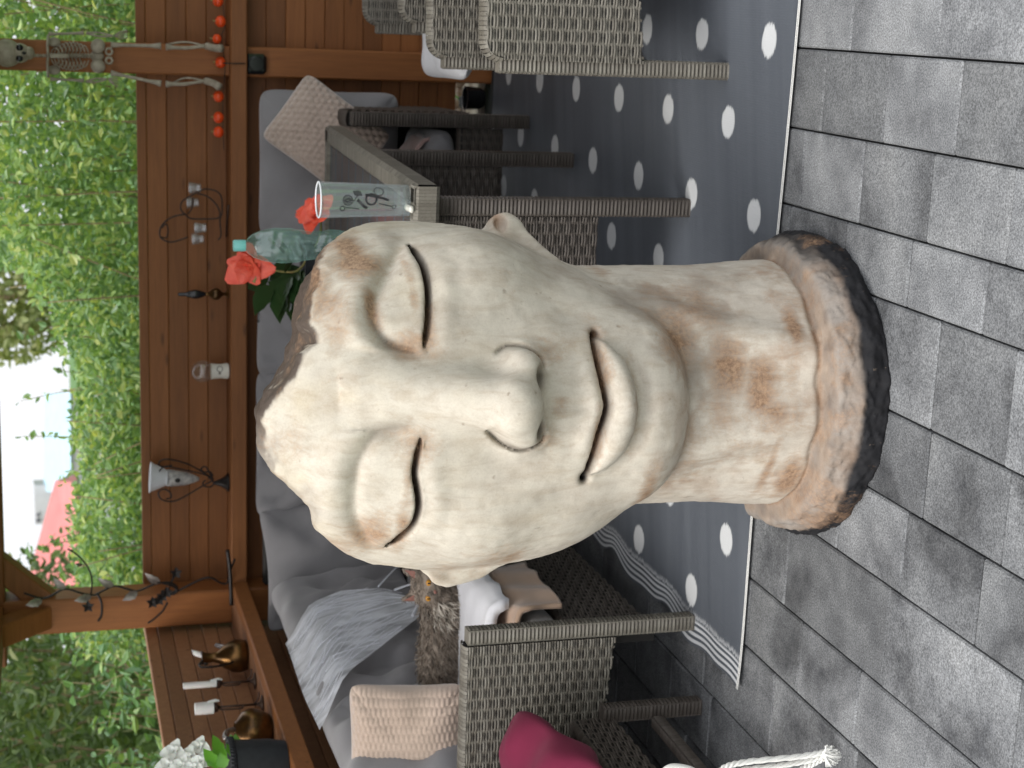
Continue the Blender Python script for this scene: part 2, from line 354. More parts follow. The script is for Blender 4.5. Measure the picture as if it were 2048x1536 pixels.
# woven outdoor rug with white dots
YR = R(14.2); RXv = Vector((math.cos(YR), -math.sin(YR), 0)); RYv = Vector((math.sin(YR), math.cos(YR), 0))
rug_o = G(-1.537, 3.505, 0)
E1 = Vector((.10163, .39880, 0)); DOT0 = Vector((.80045, 3.50337, 0)); E2 = Vector((-.15107, .25692, 0))
def rug_mat():
    N = NT('woven_rug'); tc = N.n('ShaderNodeTexCoord'); sx = N.n('ShaderNodeSeparateXYZ'); N.l(tc.outputs['UV'], sx.inputs[0])
    u, v = sx.outputs[0], sx.outputs[1]      # metres along / into the rug
    # weave wobble gives the dots their ragged ends
    cmb = N.n('ShaderNodeCombineXYZ'); N.l(N.math('MULTIPLY', v, 260), cmb.inputs[0]); N.l(N.math('MULTIPLY', u, 6), cmb.inputs[1])
    jag = N.math('MULTIPLY', N.math('SUBTRACT', N.noise(cmb.outputs[0], 1.0, 2), .5), .032)
    uj = N.math('ADD', u, jag)
    d0 = (DOT0 - rug_o); du, dv = d0.dot(RXv), d0.dot(RYv); S = E1.length; W = .2085
    def dist(ou, ov):
        a = N.math('SUBTRACT', uj, ou); b = N.math('SUBTRACT', v, ov)
        def wrap(t, p): return N.math('SUBTRACT', N.math('MULTIPLY', N.math('FRACT', N.math('ADD', N.math('DIVIDE', t, p), .5)), p), p / 2)
        a, b = wrap(a, 2 * W), wrap(b, S)
        return N.math('SQRT', N.math('ADD', N.math('MULTIPLY', a, a), N.math('MULTIPLY', b, b)))
    d = N.math('MINIMUM', dist(du, dv), dist(du - W, dv + S / 2))
    dots = N.ramp(d, [(.0385, 1.0), (.0415, 0.0)])
    th = N.math('SINE', N.math('MULTIPLY', v, 2 * math.pi / .0042)); th2 = N.math('SINE', N.math('MULTIPLY', u, 2 * math.pi / .006))
    wv = N.math('MULTIPLY', N.math('ADD', th, N.math('MULTIPLY', th2, .5)), .5)
    vec = N.coord((1, 1, 1)); big = N.noise(vec, 2.4, 4); sp = N.noise(vec, 420, 2, .6); bnd = N.noise(N.coord((.3, 6, 1), rot=(0, 0, YR)), 2.0, 3)
    dark = N.ramp(big, [(.3, (.078, .088, .104)), (.7, (.104, .116, .134))]); dark = N.mix(.5, dark, N.ramp(bnd, [(.35, (.072, .080, .096)), (.65, (.118, .130, .148))]))
    dark = N.mix(N.ramp(sp, [(.62, 0.0), (.74, .8)]), dark, (.20, .215, .235))
    light = N.mix(N.ramp(th, [(.3, .3), (.7, 0.0)]), (.66, .67, .67), (.42, .43, .44))
    col = N.mix(dots, dark, light)
    # white selvedge stripes along the left end
    st = N.math('MULTIPLY', N.ramp(N.math('FRACT', N.math('DIVIDE', u, .0155)), [(.34, 0.0), (.42, 1.0), (.85, 1.0), (.93, 0.0)]), N.ramp(u, [(.055, 1.0), (.062, 0.0)]))
    frng = N.math('MULTIPLY', N.ramp(N.math('ADD', u, N.math('MULTIPLY', jag, 1.1)), [(.064, 0.0), (.066, .9), (.078, 0.0)]), .8)
    col = N.mix(N.math('MAXIMUM', st, frng), col, (.60, .61, .62))
    b = N.bsdf(col, .55, Specular_IOR_Level=.45); N.bump(b, wv, .22, .002); return N.m
MT['rug'] = rug_mat()
nu, nv = 130, 120; LU, LV = 3.2, 2.62
V = []; UV = []
for j in range(nv + 1):
    for i in range(nu + 1):
        u, v = LU * (i / nu) ** 1.3, LV * j / nv
        e = math.exp(-u / .08)
        wav = e * .016 * (math.sin(v * 15) + .5 * math.sin(v * 27 + 1)) - .02 * e * math.exp(-v / .4)
        z = .006 + .010 * e * (1 + math.sin(v * 15 + .7)) * .5 + .0015 * math.sin(u * 3 + v * 2) + .0015 * (1 + math.sin(v * 9 + u))
        bow = .012 * math.sin(u * 2.4 + .3) * math.exp(-v / .25)
        p = rug_o + RXv * (u + wav) + RYv * (v + bow); V.append((p.x, p.y, z)); UV.append((u, v))
Q = [(j * (nu + 1) + i, j * (nu + 1) + i + 1, (j + 1) * (nu + 1) + i + 1, (j + 1) * (nu + 1) + i) for j in range(nv) for i in range(nu)]
rug = thing('patio_rug', 'dark grey woven outdoor rug with rows of white dots under the table', 'rug', rug_o, 0)
Vl = [(a - rug_o.x, b - rug_o.y, c) for a, b, c in V]
o = mesh_np('weave', Vl, Q, MT['rug'], rug); uvl = o.data.uv_layers.new(name='UVMap')
li = np.zeros(len(o.data.loops), np.int32); o.data.loops.foreach_get('vertex_index', li)
uvl.data.foreach_set('uv', np.array(UV, np.float32)[li].ravel())
mb = MB()
for off, r in ((-.003, .0014), (.004, .0013)):
    mb.tube([Vector(V[i]) + RYv * off + Vector((0, 0, .0015)) for i in range(nu + 1)], r, 6)
mb.build('white_binding', MT['rope'], rug, True)

# ================================================================ gazebo of stained boards
RG = Matrix.Rotation(-YW, 3, 'Z')
gz = thing('gazebo', 'reddish brown stained timber gazebo with boarded half walls around the seats', 'gazebo', G(-.8, 5.0, 0), -YW)
def gbox(name, a, b, z, mat='wood', ch=.004, root=None):
    m = MB(); m.box(G((a[0] + a[1]) / 2, (b[0] + b[1]) / 2, (z[0] + z[1]) / 2), (a[1] - a[0], b[1] - b[0], z[1] - z[0]), ch, RG)
    return m.build(name, MT[mat], root or gz)
hh = .0755
zz = .092; k = 0
while zz < 1.33:                                             # back wall boards
    z1 = min(zz + hh, 1.336)
    gbox('plank', (-2.27, 1.3), (6.335 + rnd.uniform(-.001, .001), 6.36), (zz, z1 - .0012), 'wood', .0025); zz += hh
zz = .07
while zz < 1.33:                                             # left wall boards
    z1 = min(zz + .058, 1.336)
    gbox('plank', (-2.335, -2.30 + rnd.uniform(-.001, .001)), (3.1, 6.34), (zz, z1 - .0015), 'wood_side', .003); zz += .058
gbox('post', (-.118, -.006), (6.225, 6.332), (-.05, 2.2), 'wood_up', .006)
gbox('post', (-2.275, -2.135), (6.19, 6.33), (-.05, 2.2), 'wood_up', .006)
gbox('post', (1.35, 1.47), (6.225, 6.332), (-.05, 2.2), 'wood_up', .006)
gbox('post', (-2.30, -2.18), (3.0, 3.12), (-.05, 2.2), 'wood_up', .006)
gbox('ledge', (-2.13, 1.34), (6.165, 6.223), (.938, 1.0), 'wood', .004)
gbox('ledge', (-2.13, -.122), (6.226, 6.333), (.975, .9995), 'wood', .002); gbox('ledge', (-.002, 1.34), (6.226, 6.333), (.975, .9995), 'wood', .002)
gbox('ledge', (-2.145, -2.095), (3.14, 6.16), (.938, .9985), 'wood', .004); gbox('ledge', (-2.299, -2.148), (3.14, 6.185), (.97, .9975), 'wood_side', .002)
gbox('beam', (-2.4, 1.6), (6.19, 6.33), (1.862, 1.99), 'wood', .006)
gbox('beam', (-2.275, -2.14), (2.95, 6.186), (1.868, 1.99), 'wood', .006)
def brace(p, q, w=.075):
    m = MB(); d = (q - p); L = d.length; rot = d.to_track_quat('X', 'Z').to_matrix(); m.box((p + q) / 2, (L, w, w), .005, rot); m.build('brace', MT['wood'], gz)
brace(G(-2.17, 6.26, 1.70), G(-1.97, 6.26, 1.92), .09); brace(G(-2.207, 6.22, 1.72), G(-2.207, 6.0, 1.93), .09)
m = MB(); m.add([G(-2.45, 6.45, 2.0), G(1.6, 6.45, 2.0), G(1.6, 3.6, 2.52), G(-2.45, 3.6, 2.52), G(-2.45, 6.45, 2.05), G(1.6, 6.45, 2.05), G(1.6, 3.6, 2.57), G(-2.45, 3.6, 2.57)],
               [(0, 1, 2, 3), (4, 7, 6, 5), (0, 4, 5, 1), (1, 5, 6, 2), (2, 6, 7, 3), (3, 7, 4, 0)]); m.build('roof', MT['roof'], gz)  # roof out of view; extent and lighter boards set for shade and bounce beneath

# ================================================================ hedges and trees
def leaves(name, cloud, mat, parent, size, seed, up=.3, asp=.5):
    """cloud: (N,3) centres; one folded leaf at each"""
    rs = np.random.RandomState(seed); n = len(cloud)
    d = rs.normal(size=(n, 3)); d[:, 2] = d[:, 2] * .6 + up; d /= np.linalg.norm(d, axis=1)[:, None]
    s = rs.normal(size=(n, 3)); s -= d * (s * d).sum(1)[:, None]; s /= np.linalg.norm(s, axis=1)[:, None]; nn = np.cross(d, s)
    L = size * rs.uniform(.6, 1.25, n)[:, None]; W = L * asp * rs.uniform(.8, 1.2, n)[:, None] * .5
    base = cloud - d * L * .5
    pts = [base, base + d * L * .35 + s * W + nn * W * .35, base + d * L * .72 + s * W * .72 + nn * W * .25, base + d * L - nn * L * .1, base + d * L * .72 - s * W * .72 + nn * W * .25, base + d * L * .35 - s * W + nn * W * .35]
    V = np.stack(pts, 1).reshape(-1, 3); i = np.arange(n)[:, None] * 6
    Q = np.concatenate([np.concatenate([i, i + 1, i + 2, i + 3], 1), np.concatenate([i, i + 3, i + 4, i + 5], 1)])
    inv = np.array(INV.get(parent, Matrix())); V = V @ inv[:3, :3].T + inv[:3, 3]
    o = mesh_np(name, V, Q, mat, parent, False); o['kind'] = 'stuff'; return o
def gcloud(rs, n, a, b, zfun, zb):
    A = rs.uniform(a[0], a[1], n); B = b[0] + (b[1] - b[0]) * rs.uniform(0, 1, n) ** 1.0; t = rs.uniform(0, 1, n)
    zt = zfun(A); Z = zb + (zt - zb) * t ** .8
    lump = np.sin(A * 5.1 + Z * 4) * .10 + np.sin(A * 11 + Z * 9 + 2) * .05
    B = B + lump
    P = A[:, None] * np.array(GX)[None] + B[:, None] * np.array(GY)[None]; P[:, 2] = Z; return P
def twigs(parent, segs, r=.004, mat='twig'):
    m = MB()
    for s in segs: m.tube(spl(s, 3), [r * (1 - .6 * i / (3 * (len(s) - 1))) for i in range(3 * (len(s) - 1) + 1)], 5)
    o = m.build('branch', MT[mat], parent, True); o['kind'] = 'stuff'
rs = np.random.RandomState(5)
hx = np.array([-4, -2.75, -2.5, -2.2, -1.95, -1.75, -1.55, -1.4, -1.25, -1.1, -.6, 2.5]); hz = np.array([1.58, 1.58, 1.60, 1.56, 1.55, 1.56, 1.57, 1.60, 1.66, 1.80, 2.1, 2.3])
hf = lambda a: np.interp(a, hx, hz) + .03 * np.sin(a * 13) + .02 * np.sin(a * 31)
hd = thing('garden_hedge', 'bright green leafy hedge beyond the back half wall of the gazebo', 'hedge', G(-.8, 7.7, -.12))
c1 = gcloud(rs, 24000, (-2.75, 1.0), (7.15, 8.3), hf, 1.0)
leaves('foliage', c1, MT['leaf'], hd, .047, 1)
c2 = gcloud(rs, 7000, (-1.2, 1.0), (8.2, 9.4), lambda a: hf(a) + .2, 1.1); leaves('foliage', c2, MT['leaf'], hd, .07, 9)
c3 = gcloud(rs, 4000, (-2.75, 1.0), (7.0, 7.4), lambda a: hf(a) - .12, .9); leaves('foliage', c3, MT['leaf'], hd, .048, 2)
segs = []
for i in range(60):
    a = rnd.uniform(-2.6, .8); b = rnd.uniform(7.1, 7.9); z1 = float(hf(a)) + rnd.uniform(-.15, .06)
    segs.append([G(a, b, .6), G(a + rnd.uniform(-.1, .1), b, 1.1), G(a + rnd.uniform(-.2, .2), b + rnd.uniform(-.1, .1), z1)])
twigs(hd, segs, .006)
segs = []                                                        # loose shoots standing above the cut top
for i, a in enumerate([-2.55, -2.32, -2.28, -1.98, -1.82, -1.6, -1.52, -1.3]):
    z0 = float(hf(a)); z1 = z0 + [.12, .2, .16, .1, .22, .26, .1, .14][i]; segs.append([G(a, 7.5, z0 - .3), G(a + .02, 7.5, z0), G(a + rnd.uniform(-.05, .05), 7.48, z1)])
twigs(hd, segs, .003)
pts = []
for s in segs:
    for q in spl(s, 8)[6:]: pts.append(np.array(q) + rs.normal(size=3) * .012)
leaves('foliage', np.array(pts), MT['leaf'], hd, .05, 3)
hd['label'] = 'bright green leafy hedge beyond the back half wall of the gazebo'
# left hedge, darker mass with brighter sprays in front
hl = thing('dark_hedge', 'tall darker hedge seen over the left half wall behind the candlesticks', 'hedge', G(-4.3, 7.0, -.12))
n = 30000; A = rs.uniform(-5.6, -3.7, n); B = rs.uniform(4.4, 12.5, n); Z = rs.uniform(.7, 3.0, n)
A = A + .18 * np.sin(B * 3 + Z * 3) + .1 * np.sin(B * 7 - Z * 6)
P = A[:, None] * np.array(GX)[None] + B[:, None] * np.array(GY)[None]; P[:, 2] = Z
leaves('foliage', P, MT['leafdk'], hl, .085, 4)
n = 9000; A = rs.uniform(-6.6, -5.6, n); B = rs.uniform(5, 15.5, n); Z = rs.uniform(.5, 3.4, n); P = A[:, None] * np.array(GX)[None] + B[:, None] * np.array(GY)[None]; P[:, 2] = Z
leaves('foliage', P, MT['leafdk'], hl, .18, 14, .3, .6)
segs = [[G(-4.1 + rnd.uniform(-.3, .3), b, .3), G(-4.1, b + rnd.uniform(-.2, .2), 1.5), G(-4.0 + rnd.uniform(-.2, .2), b + rnd.uniform(-.5, .5), 2.6)] for b in [5.2 + .25 * i for i in range(24)]]
twigs(hl, segs, .012)
sp_ = thing('laurel_shrub', 'pale leaved shrub spraying up just outside the left half wall', 'shrub', G(-2.9, 6.4, -.12))
segs = []; pts = []
for i in range(95):
    b = rnd.uniform(4.9, 8.3); top = np.interp(b, [4.9, 6.0, 6.6, 7.4, 8.3], [1.50, 1.44, 1.46, 1.56, 1.74]) + rnd.uniform(-.18, .05); a = rnd.uniform(-3.15, -2.7)
    s = [G(a, b, .8), G(a + rnd.uniform(-.05, .1), b + rnd.uniform(-.1, .1), 1.15), G(a + rnd.uniform(-.1, .15), b + rnd.uniform(-.22, .22), top)]
    segs.append(s)
    for q in spl(s, 12)[8:]: pts.append(np.array(q) + rs.normal(size=3) * .022)
twigs(sp_, segs, .004); MT['laurel'] = leaf_mat('laurel_leaf', [(0, (.13, .25, .12)), (.6, (.20, .36, .15)), (1, (.30, .45, .13))], .22, .35)
leaves('foliage', np.array(pts), MT['laurel'], sp_, .075, 6, .15, .42)
# pale tree behind the hedge on the right
tr = thing('far_tree', 'pale olive tree crown rising behind the hedge left of the hanging skeleton', 'tree', Vector((1.0, 17, -.12)))
m = MB(); m.tube([(1.0, 17, -.12), (1.05, 17, 1.5), (1.0, 17.1, 2.7)], [.09, .07, .03], 8); m.tube([(1.05, 17, 1.4), (.8, 16.9, 1.9), (.6, 16.8, 2.4)], [.04, .03, .012], 6); m.build('trunk', MT['twig'], tr, True)
P = rs.normal(size=(2600, 3)); P /= np.linalg.norm(P, axis=1)[:, None]; P *= rs.uniform(.25, 1, 2600)[:, None] ** .5; P = P * np.array([.75, .7, .8]) + np.array([1.05, 17, 2.15])
leaves('crown', P, MT['leafpale'], tr, .12, 8)
# ---- neighbours' houses far beyond
MT['redroof'] = simple('red_roof', (.62, .21, .195), (.55, .17, .16), 2, .7); MT['blueroof'] = simple('blue_sheet', (.42, .60, .68), (.38, .56, .64), 3, .6); MT['render'] = simple('grey_render', (.50, .50, .50), (.45, .45, .46), 3, .8); MT['pane'] = simple('dark_pane', (.10, .11, .13), (.08, .09, .1), 3, .2)  # roof colours paled to carry distance haze and overexposure
h1 = thing('red_roofed_house', 'distant house with a pale red roof showing above the hedge', 'house', Vector((-4.2, 40, -.12)))
m = MB(); m.box((-3.4, 42, .55), (2.5, 4, 1.3)); m.build('wall', MT['render'], h1)
m = MB(); m.add([(-2.1, 39.6, 1.25), (-4.75, 39.6, 1.25), (-4.75, 42, 2.5), (-4.45, 42, 2.42), (-2.15, 42, 1.75), (-2.1, 44, 1.2), (-4.75, 44, 1.2)], [(0, 1, 2, 3, 4), (4, 3, 2, 6, 5), (0, 4, 5), (1, 6, 2), (0, 5, 6, 1)]); m.build('roof', MT['redroof'], h1)
h2 = thing('grey_gabled_house', 'small grey rendered gable poking up behind the red roof', 'house', Vector((-2.9, 47, -.12)))
m = MB(); xs = (-3.62, -2.52); m.add([(xs[0], 47, 0), (xs[1], 47, 0), (xs[1], 47, 2.33), (xs[0], 47, 2.33), (xs[0], 50, 0), (xs[1], 50, 0), (xs[1], 50, 2.4), (xs[0], 50, 2.4)], [(0, 1, 2, 3), (4, 5, 6, 7), (0, 4, 7, 3), (1, 2, 6, 5), (3, 2, 6, 7)]); m.build('wall', MT['render'], h2)
m = MB(); m.box((-3.50, 46.97, 2.24), (.10, .04, .10)); m.build('window', MT['pane'], h2)
m = MB(); m.box((-3.34, 46.97, 2.24), (.08, .04, .08)); m.build('window', MT['pane'], h2)
h3 = thing('blue_roofed_shed', 'pale blue sheet roof of a distant shed left of centre above the hedge', 'shed', Vector((-1.25, 45, -.12)))
m = MB(); m.box((-1.3, 46, .6), (2.6, 2, 1.4)); m.build('wall', MT['render'], h3)
m = MB(); m.add([(-2.7, 44.9, 1.35), (.05, 44.9, 1.3), (.05, 47.2, 2.0), (-2.7, 47.2, 2.08), (-2.7, 47.2, 1.2), (.05, 47.2, 1.2)], [(0, 1, 2, 3), (0, 3, 4), (1, 5, 2), (3, 2, 5, 4), (0, 4, 5, 1)]); m.build('roof', MT['blueroof'], h3)

# ================================================================ the stone head
def surface_nets(f, org, h):
    ins = f < 0
    nx, ny, nz = f.shape
    c = np.zeros((nx - 1, ny - 1, nz - 1), np.uint8)
    for i in (0, 1):
        for j in (0, 1):
            for k in (0, 1): c += ins[i:nx - 1 + i, j:ny - 1 + j, k:nz - 1 + k]
    act = (c > 0) & (c < 8)
    I, J, K = np.nonzero(act)
    ids = np.full(act.shape, -1, np.int32); ids[I, J, K] = np.arange(len(I))
    cor = {(i, j, k): f[I + i, J + j, K + k] for i in (0, 1) for j in (0, 1) for k in (0, 1)}
    acc = np.zeros((len(I), 3)); cnt = np.zeros(len(I))
    for a in range(3):
        for u in (0, 1):
            for v in (0, 1):
                p = [0, 0, 0]; p[(a + 1) % 3] = u; p[(a + 2) % 3] = v; q = list(p); q[a] = 1
                fa, fb = cor[tuple(p)], cor[tuple(q)]; m = (fa < 0) != (fb < 0)
                t = np.where(m, fa / np.where(m, fa - fb, 1), 0)
                pt = np.tile(np.array(p, float), (len(I), 1)); pt[:, a] = t
                acc[m] += pt[m]; cnt[m] += 1
    V = (np.stack([I, J, K], 1) + acc / cnt[:, None]) * h + np.array(org)
    Q = []
    for a in range(3):
        b, d = (a + 1) % 3, (a + 2) % 3
        s0 = [slice(None)] * 3; s1 = [slice(None)] * 3; s0[a] = slice(0, -1); s1[a] = slice(1, None)
        A, B = ins[tuple(s0)], ins[tuple(s1)]
        E_ = np.stack(np.nonzero(A != B), 1)
        ok = (E_[:, b] > 0) & (E_[:, d] > 0) & (E_[:, b] < f.shape[b] - 1) & (E_[:, d] < f.shape[d] - 1); E_ = E_[ok]
        sgn = A[E_[:, 0], E_[:, 1], E_[:, 2]]
        def cell(db, dd):
            e = E_.copy(); e[:, b] -= db; e[:, d] -= dd; return ids[e[:, 0], e[:, 1], e[:, 2]]
        q = np.stack([cell(1, 1), cell(0, 1), cell(0, 0), cell(1, 0)], 1)
        q[~sgn] = q[~sgn][:, ::-1]; Q.append(q)
    return V, np.concatenate(Q)
_lat = np.random.RandomState(3).rand(32, 32, 32).astype(np.float32)
def vnoise(P, s, off=0.0):
    p = np.asarray(P, np.float64) * s + off + 100.0; i = np.floor(p).astype(int); t = p - i; t = t * t * (3 - 2 * t); i = i % 32; j = (i + 1) % 32
    def g(a, b, c): return _lat[a, b, c]
    x0, y0, z0 = i.T; x1, y1, z1 = j.T; tx, ty, tz = t.T
    c00 = g(x0, y0, z0) * (1 - tx) + g(x1, y0, z0) * tx; c10 = g(x0, y1, z0) * (1 - tx) + g(x1, y1, z0) * tx
    c01 = g(x0, y0, z1) * (1 - tx) + g(x1, y0, z1) * tx; c11 = g(x0, y1, z1) * (1 - tx) + g(x1, y1, z1) * tx
    return ((c00 * (1 - ty) + c10 * ty) * (1 - tz) + (c01 * (1 - ty) + c11 * ty) * tz) * 2 - 1
def fbm(P, s, n=4, off=0.0):
    o = 0; a = 1.0; w_ = 0
    for k in range(n): o = o + a * vnoise(P, s * 2 ** k, off + 7.3 * k); w_ += a; a *= .5
    return o / w_
def sstep(a, b, x): t = np.clip((x - a) / (b - a), 0, 1); return t * t * (3 - 2 * t)
def smin(a, b, k): h = np.maximum(k - np.abs(a - b), 0) / k; return np.minimum(a, b) - h * h * k * .25
def smax(a, b, k): return -smin(-a, -b, k)
def dell(X, Y, Z, c, r):
    x, y, z = X - c[0], Y - c[1], Z - c[2]
    k0 = np.sqrt((x / r[0]) ** 2 + (y / r[1]) ** 2 + (z / r[2]) ** 2); k1 = np.sqrt((x / r[0] ** 2) ** 2 + (y / r[1] ** 2) ** 2 + (z / r[2] ** 2) ** 2)
    return k0 * (k0 - 1) / np.maximum(k1, 1e-4)
def dcone(X, Y, Z, pts):
    """chain of round cones: (x, y, z, r)"""
    best = None
    for p, q in zip(pts[:-1], pts[1:]):
        d = [q[i] - p[i] for i in range(3)]; L2 = sum(t * t for t in d)
        t = np.clip(((X - p[0]) * d[0] + (Y - p[1]) * d[1] + (Z - p[2]) * d[2]) / L2, 0, 1)
        e = np.sqrt((X - p[0] - t * d[0]) ** 2 + (Y - p[1] - t * d[1]) ** 2 + (Z - p[2] - t * d[2]) ** 2) - (p[3] + t * (q[3] - p[3]))
        best = e if best is None else np.minimum(best, e)
    return best
def dpoly(x, z, pts):
    """2-D distance to a polyline and the parameter 0..1 along it"""
    best = np.full(np.broadcast(x, z).shape, 1e9); par = np.zeros_like(best); n = len(pts) - 1
    for i, (p, q) in enumerate(zip(pts[:-1], pts[1:])):
        dx, dz = q[0] - p[0], q[1] - p[1]
        t = np.clip(((x - p[0]) * dx + (z - p[1]) * dz) / (dx * dx + dz * dz), 0, 1)
        e = np.hypot(x - p[0] - t * dx, z - p[1] - t * dz); m = e < best
        best = np.where(m, e, best); par = np.where(m, (i + t) / n, par)
    return best, par
def curve2(pts, n=6):
    return [(p.x, p.y) for p in spl([(a, b, 0) for a, b in pts], n)]
SLIT_R = curve2([(.280, .966), (.257, .958), (.233, .952), (.194, .950), (.156, .954), (.117, .960), (.077, .969)])
SLIT_L = curve2([(-.100, .982), (-.141, .989), (-.17, .990), (-.204, .982), (-.237, .977), (-.27, .982), (-.293, .997), (-.316, 1.022)])
TOP_R = curve2([(.285, .970), (.262, .992), (.219, 1.020), (.181, 1.046), (.147, 1.060), (.128, 1.062), (.099, 1.050), (.080, 1.028), (.066, .985)])
TOP_L = curve2([(-.328, 1.040), (-.286, 1.072), (-.251, 1.092), (-.213, 1.100), (-.156, 1.100), (-.119, 1.086), (-.086, 1.059), (-.078, 1.0)])
MOUTH = curve2([(.096, .619), (.082, .624), (.053, .624), (.013, .620), (-.03, .613), (-.048, .611), (-.069, .616), (-.103, .627), (-.142, .635), (-.166, .642), (-.19, .649)])
LOWLIP = curve2([(.088, .618), (.076, .598), (.036, .565), (-.007, .551), (-.057, .546), (-.108, .555), (-.145, .575), (-.171, .603), (-.183, .637)])
ALA_R = curve2([(.062, .828), (.074, .804), (.071, .775), (.050, .744), (.03, .736)])
ALA_L = curve2([(-.088, .855), (-.116, .82), (-.128, .785), (-.115, .750), (-.10, .742)])
def yof(pts): 
    a = sorted(pts); xs = np.array([p[0] for p in a]); zs = np.array([p[1] for p in a]); return lambda x: np.interp(x, xs, zs)
zsR, zsL, ztR, ztL, zM, zLL = yof(SLIT_R), yof(SLIT_L), yof(TOP_R), yof(TOP_L), yof(MOUTH), yof(LOWLIP)
def statue():
    h = .0045; org = (-.47, -.46, -.012)
    nx, ny, nz = 199, 153, 296
    x = (org[0] + h * np.arange(nx)).astype(np.float32); y = (org[1] + h * np.arange(ny)).astype(np.float32); z = (org[2] + h * np.arange(nz)).astype(np.float32)
    X, Y, Z = x[:, None, None], y[None, :, None], z[None, None, :]
    xc = -.017 + (Z - .98) * .05
    f = dell(X - xc, Y, Z, (0, .03, .905), (.368, .338, .5))
    f = smin(f, dell(X, Y, Z, (-.045, -.060, .655), (.270, .245, .255)), .07)
    f = smin(f, dell(X, Y, Z, (-.048, -.175, .498), (.175, .125, .096)), .09)
    f = smin(f, dell(X, Y, Z, (-.135, .01, .725), (.222, .27, .235)), .06)
    # cheekbones
    f = smin(f, dell(X, Y, Z, (.195, -.13, .83), (.10, .10, .10)), .08); f = smin(f, dell(X, Y, Z, (-.235, -.13, .84), (.10, .10, .10)), .08)
    flare = 1 + .05 * sstep(.32, .12, Z) + .02 * sstep(.5, .3, Z) * 0
    nk = (np.sqrt(((X + .008) / (.262 * flare)) ** 2 + ((Y - .035) / (.250 * flare)) ** 2) - 1) * .25
    nk = smax(nk, Z - .8, .05)
    # neck muscles
    for pts, s in ([(.16, -.10, .60, .03), (.115, -.18, .38, .026), (.05, -.205, .12, .022)], 1), ([(-.19, -.08, .58, .03), (-.135, -.175, .36, .026), (-.085, -.205, .12, .022)], 1):
        i0 = (slice(None), slice(0, 90), slice(20, 140))
        nk[i0] = smin(nk[i0], dcone(X, Y[:, :90], Z[:, :, 20:140], pts), .05)
    nk = smax(nk, .085 - Z, .012)
    f = smin(f, nk, .016)
    # ---- relief of the face (depths carved or raised on the front)
    x2, z2 = x[:, None], z[None, :]
    D = np.zeros((nx, nz))
    D += .021 * np.exp(-((x2 - .172) / .115) ** 2 - ((z2 - 1.012) / .062) ** 2)
    D += .021 * np.exp(-((x2 + .200) / .115) ** 2 - ((z2 - 1.045) / .066) ** 2)
    for zs, zt, c, hw in ((zsR, ztR, .172, .112), (zsL, ztL, -.200, .122)):
        a, b = zs(x2[:, 0])[:, None], zt(x2[:, 0])[:, None]
        t = (z2 - a) / np.maximum(b - a, .012)
        e = np.clip(1 - (1.9 * (t - .42)) ** 2, 0, 1) ** .6 * np.clip(1 - (np.abs(x2 - c) / hw) ** 2.6, 0, 1) ** .6
        D -= .018 * np.where((t > -.12) & (t < 1.1), e, 0)
        D -= .006 * np.exp(-((z2 - a + .032) / .022) ** 2 - ((x2 - c) / .09) ** 2)      # lower lid
        D -= .014 * np.exp(-((z2 - b - .045) / .035) ** 2 - ((x2 - c * .95) / .13) ** 2)  # brow
    for pts, w_, dep in ((SLIT_R, .0052, .038), (SLIT_L, .0050, .038), (MOUTH, .0048, .034)):
        d, p = dpoly(x2, z2, pts)
        taper = np.clip(np.minimum(p, 1 - p) / .1, .45, 1)
        D += dep * np.exp(-(d / (w_ * taper)) ** 2)
    for pts, w_, dep in ((TOP_R, .013, .0045), (TOP_L, .014, .0035), (ALA_R, .007, .004), (ALA_L, .007, .006)):
        d, p = dpoly(x2, z2, pts); D += dep * np.exp(-(d / w_) ** 2) * np.clip(np.minimum(p, 1 - p) / .12, .3, 1)
    D += .014 * np.exp(-((x2 - .075) / .028) ** 2 - ((z2 - 1.02) / .05) ** 2) + .014 * np.exp(-((x2 + .09) / .028) ** 2 - ((z2 - 1.03) / .05) ** 2)
    for cx, cz in ((.094, .618), (-.188, .648)): D += .024 * np.exp(-((x2 - cx) / .010) ** 2 - ((z2 - cz) / .009) ** 2)
    # lips
    m, l = zM(x2[:, 0])[:, None], zLL(x2[:, 0])[:, None]
    t = (z2 - l) / np.maximum(m - l, .012)
    D -= .040 * np.where((t > 0) & (t < 1.05), np.clip(1 - (2 * (t - .52)) ** 2, 0, 1) ** .55, 0) * np.clip(1 - (np.abs(x2 + .05) / .138) ** 4, 0, 1) ** .6
    D -= .015 * np.exp(-((z2 - m - .024) / .019) ** 2) * np.exp(-((x2 + .047) / .095) ** 4)
    D += .016 * np.exp(-((z2 - l + .016) / .018) ** 2) * np.exp(-((x2 + .048) / .11) ** 4)
    D += .006 * np.exp(-((x2 + .045) / .014) ** 2) * sstep(.64, .66, z2) * sstep(.745, .72, z2)
    D += .010 * np.exp(-((x2 - .135) / .03) ** 2 - ((z2 - .66) / .05) ** 2) + .010 * np.exp(-((x2 + .225) / .03) ** 2 - ((z2 - .69) / .05) ** 2)
    D *= sstep(.42, .5, z2)
    f = f + (D[:, None, :] * sstep(.0, -.12, Y)).astype(np.float32)
    # ---- nose
    i0 = (slice(60, 150), slice(0, 70), slice(150, 255)); Xs, Ys, Zs = X[60:150], Y[:, :70], Z[:, :, 150:255]
    n_ = dcone(Xs, Ys, Zs, [(-.006, -.250, 1.075, .040), (-.014, -.287, .985, .044), (-.026, -.320, .895, .050), (-.040, -.347, .825, .052)])
    n_ = smin(n_, dell(Xs, Ys, Zs, (-.045, -.350, .806), (.058, .060, .050)), .03)
    n_ = smin(n_, dell(Xs, Ys, Zs, (.027, -.315, .782), (.041, .050, .036)), .034)
